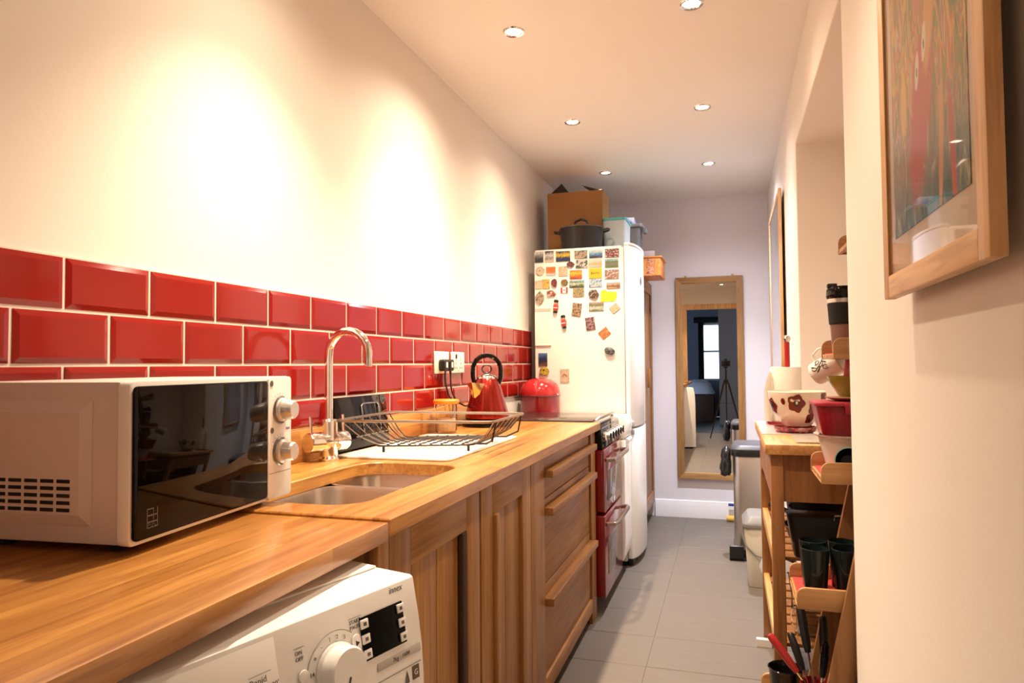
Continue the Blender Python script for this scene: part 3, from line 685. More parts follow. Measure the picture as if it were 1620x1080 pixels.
for k, yy in enumerate((2.755, 2.815)):
    t = thing('mains_plug', ['black mains plug in the white socket, nearer the tap', 'black mains plug in the white socket, nearer the kettle'][k], 'plug', (XL + .03, yy, 1.15), group='plugs in the wall socket')
    MB().prism(rrect(yy - .024, 1.150, yy + .024, 1.200, .012, 4), 'x', XL + .0235, XL + .052).build('plug_body', black_satin, t, bevel=.004)
    MB().box(XL + .0522, yy - .009, 1.165, XL + .0528, yy + .009, 1.188).build('rating_label', white_plastic, t)
    x_ = XL + .043
    if k == 0: pts = [(x_, yy, 1.152), (x_, yy + .004, 1.10), (x_ + .004, yy + .03, 1.045), (x_ + .004, yy + .06, 1.03), (x_ + .008, yy + .085, 1.00), (x_ + .01, yy + .07, .96), (x_ + .02, yy + .03, .9046)]
    else: pts = [(x_, yy, 1.152), (x_, yy + .003, 1.09), (x_ + .004, yy + .015, 1.05), (x_ + .008, yy + .05, 1.020), (x_ + .012, yy + .10, 1.0), (x_ + .008, yy + .16, .99), (x_ + .002, yy + .22, .995), (x_ - .006, yy + .26, .998)]
    sm = []
    for i in range(len(pts) - 1):
        for j in range(4):
            a = j/4; p0, p1, p2, p3 = [Vector(pts[max(0, min(len(pts)-1, i+d))]) for d in (-1, 0, 1, 2)]
            sm.append(.5*((2*p1) + (p2-p0)*a + (2*p0-5*p1+4*p2-p3)*a*a + (3*p1-p0-3*p2+p3)*a**3))
    sm.append(Vector(pts[-1])); MB().tube(sm, .0038, 8).build('cable', black_satin, t)
# kettle (built about its own axis, handle across the line of sight)
kt = thing('electric_kettle', 'red metallic pyramid kettle with black loop handle by the tiles', 'kettle', (-1.052, 2.99, .9), math.radians(-66))
MB().lathe([(0, 0), (.112, 0), (.115, .005), (.112, .028), (.10, .034), (0, .034)], 0, 0, .0006, 32).build('power_base', black_gloss, kt)
MB().lathe([(0, .036), (.098, .036), (.100, .042), (.097, .058), (.083, .11), (.066, .168), (.052, .206), (.046, .214), (0, .214)], 0, 0, 0, 40).build('body', red_metal, kt)
MB().lathe([(.046, .2145), (.045, .219), (.035, .229), (.015, .235), (0, .236)], 0, 0, 0, 32).build('lid', chrome, kt)
MB().tube([(.004*math.cos(a), .022*math.sin(a), .256 + .018*math.cos(a)) for a in [math.radians(k*20) for k in range(18)]], .0032, 8, True).build('lid_ring', black_satin, kt)
hp = [(0, -.052, .185), (0, -.062, .215)] + [(0, -.064*math.cos(math.radians(i*180/12)), .250 + .068*math.sin(math.radians(i*180/12))) for i in range(13)] + [(0, .062, .215), (0, .052, .185)]
MB().tube(hp, .0105, 10).build('handle', black_gloss, kt)
Ms = Matrix.Rotation(math.radians(38), 4, 'Z') @ Matrix.Translation((0, -.066, .148))
Ms = Ms @ Matrix.Diagonal((1.25, 1.25, 1.2, 1))
sp = MB()
A = sp._verts([Ms @ Vector(p) for p in ((-.024, .02, -.036), (.024, .02, -.036), (.030, .02, .036), (-.030, .02, .036))])
B = sp._verts([Ms @ Vector(p) for p in ((-.004, -.012, -.014), (.004, -.012, -.014), (.016, -.034, .042), (-.016, -.034, .042))])
for i in range(4): sp.bm.faces.new((A[i], A[(i+1) % 4], B[(i+1) % 4], B[i]))
sp.bm.faces.new(B); sp.bm.faces.new(A[::-1])
sp.build('spout', mat('brass_steel', (.80, .60, .32), .18, 1.), kt, bevel=.003)
# red enamel bread bin on the dishwasher
bb = thing('bread_bin', 'round red bread bin with domed roll lid beside the fridge', 'bread bin', (-1.062, 3.955, .885))
MB().lathe([(0, 0), (.108, 0), (.117, .008), (.117, .105), (0, .105)], -1.062, 3.955, .8885, 40).build('bin_body', red_paint, bb)
MB().lathe([(.118, .1055), (.119, .115), (.114, .145), (.098, .175), (.07, .197), (.03, .208), (0, .21)], -1.062, 3.955, .8885, 40).build('domed_lid', mat('red_gloss', (.42, .018, .020), .12, coat=.8), bb)
MB().tube([(-1.062 + .119*math.cos(a), 3.955 + .119*math.sin(a), .8885 + .1055) for a in [math.radians(k*10) for k in range(36)]], .0016, 6, True).build('lid_seam', black_satin, bb)
MB().tube([(-.957, 3.888, 1.003), (-.940, 3.872, 1.006), (-.934, 3.880, 1.006), (-.940, 3.893, 1.004)], .0035, 6).build('lid_catch', chrome, bb)
# ---------------------------------------------------------------- on top of the fridge
FT = 1.8725
cardb = mat('cardboard', (.33, .15, .05), .8, var=.08, vscale=9)
bx_ = thing('cardboard_box', 'open brown cardboard box standing on the fridge, behind the pot', 'box', (-.91, 4.50, FT))
cb0 = (-1.115, 4.385, -.755, 4.62)
MB().box(cb0[0], cb0[1], FT + .0005, cb0[2], cb0[1] + .005, 2.285).build('box_wall', cardb, bx_)
MB().box(cb0[0], cb0[3] - .005, FT + .0005, cb0[2], cb0[3], 2.285).build('box_wall', cardb, bx_)
MB().box(cb0[0], cb0[1] + .0055, FT + .0005, cb0[0] + .005, cb0[3] - .0055, 2.285).build('box_wall', cardb, bx_)
MB().box(cb0[2] - .005, cb0[1] + .0055, FT + .0005, cb0[2], cb0[3] - .0055, 2.285).build('box_wall', cardb, bx_)
MB().box(cb0[0] + .0055, cb0[1] + .0055, FT + .0005, cb0[2] - .0055, cb0[3] - .0055, FT + .005).build('box_base', cardb, bx_)
flapm = mat('dark_flap', (.016, .010, .008), .6)  # flaps coloured near black
MB().prism([(-1.09, 2.286), (-.975, 2.286), (-1.02, 2.345)], 'y', 4.386, 4.390).build('flap', flapm, bx_, smooth=0)
MB().prism([(-.84, 2.286), (-.775, 2.286), (-.89, 2.325)], 'y', 4.392, 4.396).build('flap', flapm, bx_, smooth=0)
MB().prism([(-1.11, 2.286), (-.76, 2.286), (-.80, 2.345), (-1.09, 2.345)], 'y', 4.614, 4.618).build('flap', mat('pale_card', (.55, .48, .45), .8), bx_, smooth=0)
pt_ = thing('casserole_pot', 'black stockpot with glass lid and side handles on the fridge', 'pot', (-.865, 4.235, FT))
potm = mat('black_enamel', (.010, .008, .008), .4)
PX, PY = -.862, 4.238
MB().lathe([(0, .001), (.112, .001), (.122, .010), (.134, .13), (.137, .134), (.131, .134), (.118, .014), (0, .010)], PX, PY, FT, 40).build('pot_body', potm, pt_)
MB().lathe([(.140, .1345), (.140, .139), (.125, .147), (.07, .160), (0, .166)], PX, PY, FT, 40).build('lid', mat('smoky_lid', (.16, .12, .10), .12, .5), pt_)
MB().tube([(PX - .045, PY - .01, FT + .160), (PX - .034, PY - .01, FT + .186), (PX, PY - .01, FT + .198), (PX + .034, PY - .01, FT + .186), (PX + .045, PY - .01, FT + .160)], .008, 8).build('lid_handle', black_satin, pt_)
for s_ in (-1, 1):
    hnd = MB().tube([(PX + s_*.130, PY - .035, FT + .118), (PX + s_*.165, PY - .03, FT + .126), (PX + s_*.172, PY, FT + .128), (PX + s_*.165, PY + .03, FT + .126), (PX + s_*.130, PY + .035, FT + .118)], .0065, 8).build('side_handle', black_satin, pt_)
tb_ = thing('food_container', 'tall clear plastic tub with a teal lid on the fridge front', 'container', (-.675, 4.42, FT))
frost = mat('frosted_plastic', (.60, .66, .66), .35, trans=.35, ior=1.3)
MB().prism(rrect(-.742, 4.34, -.612, 4.58, .02, 4), 'z', FT + .0008, 2.072, taper=rrect(-.748, 4.33, -.606, 4.59, .02, 4)).build('tub', frost, tb_)
MB().prism(rrect(-.754, 4.325, -.600, 4.595, .022, 4), 'z', 2.0725, 2.088).build('lid', mat('teal_plastic', (.06, .36, .34), .35), tb_, bevel=.003)
gb = thing('storage_box', 'grey plastic storage box with lid on top of the tall cabinet', 'box', (-.66, 4.83, 1.79))
greyp = mat('grey_plastic', (.10, .10, .10), .45, var=.2, vscale=25)
MB().prism(rrect(-.86, 4.72, -.575, 4.88, .02, 4), 'z', 1.7905, 2.095, taper=rrect(-.88, 4.71, -.562, 4.89, .02, 4)).build('box_body', greyp, gb)
MB().prism(rrect(-.885, 4.705, -.545, 4.895, .02, 4), 'z', 2.0955, 2.118).build('lid', mat('grey_lid', (.16, .17, .17), .4), gb, bevel=.004)
MB().box(-.548, 4.77, 2.062, -.525, 4.83, 2.0952).build('clip', mat('grey_lid', (.16, .17, .17), .4), gb, bevel=.004)
bl = MB().box(-.78, 4.73, 2.1188, -.60, 4.86, 2.166).build('cardboard_packet', printed('blue_packet', [(.02, .08, .40), (.03, .12, .55), (.55, .6, .7)], 14), bevel=.002)
tag(bl, 'small blue printed packet lying on the grey storage box', 'packet')
oc = thing('wooden_crate', 'orange wooden crate of papers on the tall cabinet corner', 'crate', (-.6, 5.1, 1.79))
orng = wood('orange_wood', (.62, .19, .03), (.80, .30, .06), 'y', .45, 9, .08)
ox0, ox1, oy0, oy1 = -.72, -.448, 4.93, 5.26
MB().box(ox0, oy0, 1.7905, ox1, oy0 + .01, 1.915).build('crate_side', orng, oc, bevel=.001)
MB().box(ox0, oy1 - .01, 1.7905, ox1, oy1, 1.915).build('crate_side', orng, oc, bevel=.001)
MB().box(ox0, oy0 + .0105, 1.7905, ox0 + .01, oy1 - .0105, 1.915).build('crate_side', orng, oc, bevel=.001)
MB().box(ox1 - .01, oy0 + .0105, 1.7905, ox1, oy1 - .0105, 1.915).build('crate_side', orng, oc, bevel=.001)
MB().box(ox0 + .0105, oy0 + .0105, 1.7905, ox1 - .0105, oy1 - .0105, 1.80).build('crate_base', orng, oc)
MB().box(ox0 - .004, oy0 - .006, 1.9155, ox1 + .010, oy0 + .012, 1.925).build('crate_rim', orng, oc, bevel=.001)
MB().box(ox1 - .012, oy0 + .0125, 1.9155, ox1 + .010, oy1, 1.925).build('crate_rim', orng, oc, bevel=.001)
MB().box(-.545, oy0 - .0012, 1.80, -.485, oy0 - .0004, 1.905).build('printed_label', printed('crate_print', [(.62, .19, .03), (.50, .12, .03), (.55, .30, .18), (.2, .06, .03)], 30), oc)
for k, (yy, rot, c_) in enumerate(((4.98, .25, (.55, .48, .46)), (5.02, .1, (.10, .05, .05)), (5.07, -.1, (.75, .70, .68)))):
    p_ = MB().box(-.62 + .02*k, -.004, 0, -.49 - .006*k, .004, .168 - .01*k, Matrix.Translation((0, yy, 1.801)) @ Matrix.Rotation(rot*.5, 4, 'X')).build('paper_booklet', mat('booklet_%d' % k, c_, .6))
    tag(p_, ['grey booklet standing frontmost in the orange crate', 'dark booklet standing in the middle of the orange crate', 'pale booklet standing rearmost in the orange crate'][k], 'booklet', 'booklets in the orange crate')
# ---------------------------------------------------------------- fridge magnets, every one a thing of its own
D = {'dk': (.03, .03, .05), 'wh': (.75, .72, .68), 'gr': (.25, .24, .22), 'bl': (.10, .22, .45), 'yl': (.85, .58, .03), 'or': (.75, .20, .05), 'rd': (.45, .04, .03), 'gn': (.14, .22, .06), 'br': (.20, .10, .05), 'tn': (.62, .42, .25), 'cr': (.80, .66, .48), 'sk': (.35, .55, .65), 'pk': (.55, .35, .33), 'nv': (.02, .035, .12)}
MAG = [('r',-1.099,1.829,.053,.066,'dk dk gr wh',1,'night photo magnet of a floodlit statue in the top left corner'),
('r',-1.034,1.829,.053,.066,'cr gr wh dk',1,'pale photo magnet of a boat, second from left in top row'),
('r',-.949,1.826,.088,.061,'nv nv yl nv',1,'wide night photo magnet of a yellow lit building under the top edge'),
('r',-.840,1.831,.078,.048,'gr tn gr dk',0,'grey photo magnet of ruins under the pot'),
('r',-.750,1.831,.079,.047,'dk bl sk wh',1,'blue photo magnet of a mountain below the teal lidded tub'),
('r',-.653,1.830,.081,.050,'wh rd dk wh',0,'white collage magnet in the top right corner of the fridge side'),
('f',-.903,1.775,.050,.036,'rd dk br',0,'small dark red motorbike shaped magnet'),
('r',-.836,1.774,.073,.050,'gn dk wh pk',0,'photo magnet of a white house among dark trees'),
('r',-.754,1.777,.080,.050,'cr tn cr wh',1,'pale beach photo magnet above the yellow one'),
('r',-.656,1.771,.078,.051,'gn gr gn sk',1,'green valley photo magnet in the right column'),
('c',-1.094,1.743,.056,.056,'gr cr tn',0,'round grey souvenir plate magnet'),
('r',-1.026,1.740,.058,.051,'wh or or or',1,'orange square magnet with a pale lower edge, beside the round plate'),
('r',-.950,1.736,.057,.057,'cr tn cr gr',0,'cream magnet with a grey figure on its right'),
('r',-.872,1.712,.075,.052,'rd or yl or',1,'glowing orange sunset magnet'),
('r',-.754,1.715,.078,.059,'yl yl yl',0,'bright yellow magnet with dark city lettering'),
('r',-.656,1.704,.082,.054,'pk br pk wh',0,'pinkish town view magnet in the right column'),
('r',-1.105,1.661,.040,.051,'cr cr tn',0,'small cream magnet at the left edge of the fridge'),
('r',-1.058,1.663,.046,.057,'yl tn yl br',0,'gold patterned square magnet'),
('f',-1.004,1.668,.042,.056,'rd dk rd',0,'dark red pair of figures magnet'),
('f',-.943,1.668,.050,.044,'rd gn br',0,'red palm tree magnet above the small flag'),
('g',-.944,1.621,.044,.034,'wh wh',0,'tiny red and white flag magnet with a red leaf'),
('r',-.867,1.656,.090,.044,'dk gn wh gn sk',1,'landscape magnet of a green shore below the sunset'),
('r',-.857,1.603,.067,.050,'br tn gn tn',0,'brown old town magnet below the green shore'),
('r',-.754,1.657,.078,.049,'sk wh sk bl',0,'light blue sea magnet below the yellow one'),
('r',-.648,1.638,.080,.037,'tn br tn sk',1,'sandy castle magnet stuck above the yellow note'),
('y',-.676,1.580,.098,.072,'yl',0,'bright yellow sticky note with a raised left corner'),
('f',-.764,1.590,.063,.066,'br dk tn',0,'brown magnet of a crowd of small animals'),
('r',-.750,1.516,.089,.052,'gn wh gn pk',1,'green park magnet with a white stripe'),
('d',-.641,1.502,.052,.042,'tn cr tn',0,'tan square magnet turned on its corner'),
('f',-1.096,1.580,.056,.082,'gr tn dk',0,'grey shoe shaped magnet at the left edge'),
('f',-1.024,1.605,.066,.040,'wh rd br',0,'white and red boat shaped magnet'),
('q',-.996,1.524,.044,.080,'rd',0,'red coated guardsman figure magnet, upper of the two'),
('q',-.948,1.430,.046,.083,'rd',0,'red coated guardsman figure magnet, lower of the two'),
('t',-.869,1.501,.055,.078,'dk br tn dk',0,'dark portrait magnet tilted to the left'),
('u',-.788,1.415,.055,.076,'rd dk pk dk',0,'dark red portrait magnet tilted to the right'),
('d',-.703,1.357,.058,.050,'or or tn',0,'orange square magnet turned on its corner'),
('o',-.673,1.251,.065,.044,'dk gr dk',0,'dark grey beetle shaped magnet low on the right'),
('n',-1.078,1.401,.098,.223,'wh',0,'white lined notepad hanging at the left edge of the fridge'),
('r',-1.081,1.204,.055,.080,'br dk nv bl',1,'night castle photo magnet below the notepad'),
('f',-1.073,1.133,.076,.052,'dk yl br',0,'dark bow shaped magnet just above the bread bin'),
('r',-.947,1.107,.055,.080,'tn cr tn',0,'pale card magnet with a brown arch, lowest on the fridge')]
for i, (sh, x, z, w, h, cols, band, label) in enumerate(MAG):
    cl = [tuple(v*.62 for v in D[c]) for c in cols.split()]
    pm = printed('magnet_print_%d' % i, cl, random.uniform(45, 80), band='z' if band else None) if len(cl) > 1 else mat('magnet_%s' % cols, cl[0], .5)
    yb, yf = FY0 - .0006, FY0 - .0042
    rot = {'t': -8, 'u': 7, 'd': 38}.get(sh, 0)
    M_ = Matrix.Translation((x, 0, z)) @ Matrix.Rotation(math.radians(-rot), 4, 'Y')
    mb = MB(); nm = 'fridge_magnet'; cat = 'magnet'; grp = 'magnets on the fridge side'
    if sh in 'rtud': mb.prism([(-w/2, -h/2), (w/2, -h/2), (w/2, h/2), (-w/2, h/2)], 'y', yf, yb, M_)
    elif sh == 'c': mb.prism(arc(0, 0, w/2, 0, 345, 23), 'y', yf, yb, M_)
    elif sh == 'o': mb.lathe([(0, -.5), (.3, -.45), (.5, -.1), (.45, .25), (.2, .48), (0, .5)], 0, 0, 0, 12, Matrix.Translation((x, yb - .011, z)) @ Matrix.Rotation(.35, 4, 'Y') @ Matrix.Diagonal((w, .022, h, 1)))
    elif sh == 'f':
        rr = random.Random(i)
        pts = [(w/2*math.cos(a)*rr.uniform(.72, 1.05), h/2*math.sin(a)*rr.uniform(.72, 1.05)) for a in [2*math.pi*k/13 for k in range(13)]]
        mb.prism(pts, 'y', yf - .006, yb, M_, None)
    elif sh == 'y':
        vs_ = [(-w/2, -h/2), (w/2*.7, -h/2), (w/2, -h*.1), (w/2*.95, h*.28), (-w*.1, h*.30), (-w*.22, h/2), (-w*.46, h*.40)]
        mb.prism(vs_, 'y', FY0 - .0024, FY0 - .0006, M_); nm = 'sticky_note'; cat = 'note'; grp = None
    elif sh == 'n':
        nm = 'notepad'; cat = 'notepad'; grp = None
    if sh == 'y': pm = mat('note_yellow', (.90, .72, .02), .6)
    if sh in 'gqn':
        t = thing(nm, label, cat, (x, FY0, z - h/2), group=grp)
        if sh == 'g':
            MB().box(x - w/2, yf, z - h/2, x + w/2, yb, z + h/2).build('flag_field', mat('flag_white', (.8, .76, .72), .5), t)
            for s_ in (-1, 1): MB().box(x + s_*w*.375 - w*.125, yf - .0006, z - h/2, x + s_*w*.375 + w*.125, yf - .0001, z + h/2).build('flag_bar', mat('flag_red', (.5, .03, .02), .5), t)
            MB().prism([(x + .007*(1 if k % 2 else .45)*math.sin(k*math.pi/6), z + .008*(1 if k % 2 else .45)*math.cos(k*math.pi/6)) for k in range(12)], 'y', yf - .0006, yf - .0001).build('leaf', mat('flag_red', (.5, .03, .02), .5), t)
        elif sh == 'q':
            tl = (.10 if i % 2 else -.12)
            Mq = Matrix.Translation((x, yb - .009, z)) @ Matrix.Rotation(tl, 4, 'Y')
            MB().lathe([(0, -.026), (.013, -.024), (.017, -.004), (.015, .010), (.006, .014), (0, .014)], 0, 0, 0, 14, Mq, sy=.5).build('red_coat', mat('coat_red', (.5, .04, .03), .5), t)
            MB().lathe([(0, .0145), (.007, .016), (.009, .022), (.007, .0265), (0, .027)], 0, 0, 0, 12, Mq, sy=.6).build('face', mat('figure_face', (.7, .42, .28), .5), t)
            MB().lathe([(0, .0225), (.012, .024), (.015, .032), (.012, .040), (0, .042)], 0, 0, 0, 14, Mq, sy=.55).build('bearskin', black_matt, t)
            MB().lathe([(0, -.041), (.012, -.040), (.013, -.030), (.011, -.0265), (0, -.0262)], 0, 0, 0, 12, Mq, sy=.5).build('boots', black_satin, t)
            MB().box(-.013, -.0095, -.010, .013, -.0085, -.006, Mq).build('belt', white_plastic, t)
        else:
            MB().box(x - w/2, FY0 - .0085, z - h/2, x + w/2, yb, z + h/2).build('paper_block', mat('note_paper', (.84, .76, .68), .7), t)
            MB().box(x - w/2, FY0 - .0105, z + h/2 - .016, x + w/2, FY0 - .0087, z + h/2 + .002).build('binding', mat('binding_pink', (.62, .42, .36), .6), t)
            for k in range(13):
                zz = z + h/2 - .030 - k*.0145
                MB().box(x - w/2 + .004, FY0 - .0089, zz, x + w/2 - .004, FY0 - .0086, zz + .0007).build('ruled_line', mat('ruled_pink', (.60, .48, .42), .7), t)
        continue
    o = mb.build(nm, pm, bevel=0, smooth=40 if sh == 'o' else 0)
    tag(o, label, cat, grp)
    if label.startswith('bright yellow magnet'):
        OFF[o.name] = Vector((o.location)); 
        lettering('Berlin', .022, dark_print, o, basis((x, yf - .0004, z - .006), (1, 0, 0), (0, 0, 1)), align='CENTER')
    if 'brown arch' in label:
        MB().tube([(x + .012*math.cos(a), yf - .0004, z - .004 + .014*math.sin(a)) for a in [math.radians(k*20) for k in range(10)]], .003, 6).build('arch', mat('arch_brown', (.40, .18, .08), .6), o)
# ---------------------------------------------------------------- mirror on the far wall
mr = thing('wall_mirror', 'tall oak framed mirror hanging on the far wall', 'mirror', (-.145, YF - .02, .296))
mx0, mx1, mz0, mz1, fw_ = -.392, .103, .296, 1.834, .047
fm = wood('mirror_frame_upright', (.30, .15, .045), (.42, .23, .08), 'z', .45, 12, .06); fmh = wood('mirror_frame_level', (.30, .15, .045), (.42, .23, .08), 'x', .45, 12, .06)
y0_, y1_ = YF - .034, YF - .006
MB().prism([(mx0, mz0), (mx0 + fw_, mz0 + fw_), (mx0 + fw_, mz1 - fw_), (mx0, mz1)], 'y', y0_, y1_).build('frame_upright', fm, mr, bevel=.002)
MB().prism([(mx1, mz0), (mx1, mz1), (mx1 - fw_, mz1 - fw_), (mx1 - fw_, mz0 + fw_)], 'y', y0_, y1_).build('frame_upright', fm, mr, bevel=.002)
MB().prism([(mx0, mz0), (mx1, mz0), (mx1 - fw_, mz0 + fw_), (mx0 + fw_, mz0 + fw_)], 'y', y0_, y1_).build('frame_rail', fmh, mr, bevel=.002)
MB().prism([(mx0, mz1), (mx0 + fw_, mz1 - fw_), (mx1 - fw_, mz1 - fw_), (mx1, mz1)], 'y', y0_, y1_).build('frame_rail', fmh, mr, bevel=.002)
MB().box(mx0 + fw_ - .004, YF - .016, mz0 + fw_ - .004, mx1 - fw_ + .004, YF - .012, mz1 - fw_ + .004).build('mirror_glass', mat('mirror_silver', (.93, .93, .92), .0, 1.), mr)
for xx in (-.315, .03): MB().box(xx - .008, YF - .008, mz1, xx + .008, YF - .002, mz1 + .018).build('hanging_clip', mat('brass', (.5, .33, .12), .35, 1.), mr, bevel=.001)
# ---------------------------------------------------------------- bins at the end of the aisle
pb = thing('pedal_bin', 'tall stainless steel pedal bin with black lid beside the mirror', 'bin', (.14, 4.62, 0))
sbin = mat('bin_steel', (.60, .55, .50), .38, 1., var=.08, vscale=8)
bp_ = rrect(.008, 4.46, .272, 4.80, .05, 5)
MB().prism(bp_, 'z', .05, .608).build('bin_body', sbin, pb, bevel=.003)
MB().prism(rrect(.004, 4.455, .276, 4.805, .052, 5), 'z', .0, .049).build('base', black_satin, pb, bevel=.003)
MB().prism(rrect(-.002, 4.45, .278, 4.81, .052, 5), 'z', .6085, .650).build('rim', black_satin, pb, bevel=.004)
MB().prism(rrect(.0, 4.452, .277, 4.808, .052, 5), 'z', .6505, .676, taper=rrect(.02, 4.475, .262, 4.79, .045, 5)).build('lid', mat('lid_plastic', (.09, .09, .105), .4), pb, bevel=.003)
MB().prism([(4.452, .012), (4.39, .012), (4.385, .02), (4.385, .085), (4.393, .092), (4.40, .085), (4.40, .03), (4.452, .03)], 'x', -.022, .06).build('pedal', black_satin, pb, bevel=.003)
MB().box(-.022, 4.40, .0005, .10, 4.454, .012).build('pedal_plate', black_satin, pb, bevel=.002)
# black bin liner folded over the rim
bagm = mat('black_polythene', (.012, .012, .013), .22, bump=.9, bscale=40)
bg_ = MB(); rows = []
rr = random.Random(3)
for j in range(10):
    z = .662 - j*.0195; row = []
    hw = [.012, .022, .026, .028, .027, .030, .031, .030, .028, .022][j]
    for i in range(12):
        a = 2*math.pi*i/12
        row.append(bg_.bm.verts.new((-.030 - .0010*j + 1.2*hw*math.cos(a)*rr.uniform(.8, 1.1), 4.52 + hw*1.9*math.sin(a)*rr.uniform(.8, 1.1), z + rr.uniform(-.004, .004))))
    rows.append(row)
for A, B in zip(rows, rows[1:]):
    for i in range(12): bg_.bm.faces.new((A[i], A[(i+1) % 12], B[(i+1) % 12], B[i]))
bg_.bm.faces.new(rows[0]); bg_.bm.faces.new(rows[-1][::-1])
o = bg_.build('bin_liner', bagm, smooth=60); tag(o, 'black plastic bin liner hanging over the steel bin rim', 'bin liner')
cbn = thing('small_bin', 'small cream plastic bin with grey lid beside the trolley leg', 'bin', (.165, 3.98, 0))
MB().prism(rrect(.075, 3.90, .265, 4.12, .03, 4), 'z', .0005, .31, taper=rrect(.055, 3.875, .278, 4.14, .035, 4)).build('bin_body', cream_plastic, cbn, bevel=.003)
MB().prism(rrect(.048, 3.868, .284, 4.148, .035, 4), 'z', .3105, .333).build('rim', mat('rim_grey', (.20, .18, .165), .5), cbn, bevel=.003)
MB().prism(rrect(.05, 3.870, .282, 4.146, .035, 4), 'z', .3335, .370, taper=rrect(.075, 3.90, .262, 4.12, .03, 4)).build('lid', mat('lid_grey', (.20, .195, .19), .45), cbn, bevel=.003)
MB().tube([(.050, 3.905, .318), (.048, 3.90, .27), (.062, 3.886, .22), (.11, 3.872, .175), (.17, 3.864, .16), (.22, 3.864, .17), (.262, 3.872, .21), (.284, 3.90, .27), (.286, 3.905, .318)], .0045, 8).build('carry_handle', mat('rim_grey', (.20, .18, .165), .5), cbn)
# carrier bag hanging at the end of the trolley
pbag = MB(); rows = []
rr = random.Random(5)
for j in range(9):
    z = .32 - j*.034; wdt = .03 + .045*math.sin(math.pi*min(1, (j + .6)/8.5)); row = []
    for i in range(12):
        a = 2*math.pi*i/12
        row.append(pbag.bm.verts.new((.20 + wdt*1.0*math.cos(a)*rr.uniform(.82, 1.1), 3.66 + wdt*1.4*math.sin(a)*rr.uniform(.82, 1.1), z + rr.uniform(-.008, .008))))
    rows.append(row)
for A, B in zip(rows, rows[1:]):
    for i in range(12): pbag.bm.faces.new((A[i], A[(i+1) % 12], B[(i+1) % 12], B[i]))
pbag.bm.faces.new(rows[0]); pbag.bm.faces.new(rows[-1][::-1])
for v in pbag.bm.verts: v.co.z -= min(0, 0) + .041
o = pbag.build('plastic_bag', mat('pale_polythene', (.60, .57, .54), .3, trans=.25, ior=1.2, bump=.5, bscale=60), smooth=60)
o.location.z = .0005
tag(o, 'crumpled pale plastic bag on the floor behind the trolley leg', 'bag')
o = MB().tube([(-.03, YF - .045, .118), (.02, YF - .045, .118), (.24, YF - .045, .112)], .010, 10).build('mop_pole', mat('blue_plastic', (.02, .03, .25), .4)); tag(o, 'blue ended pole lying along the skirting board behind the bin', 'pole')
o = MB().lathe([(0, 0), (.018, .002), (.022, .02), (.02, .09), (.012, .105), (0, .11)], 0, 0, 0, 14, Matrix.Translation((-.045, YF - .075, .0225)) @ Matrix.Rotation(math.radians(90), 4, 'Y')).build('sponge_roll', mat('yellow_sponge', (.75, .45, .08), .8)); tag(o, 'small yellow sponge roll on the floor at the skirting board', 'sponge')
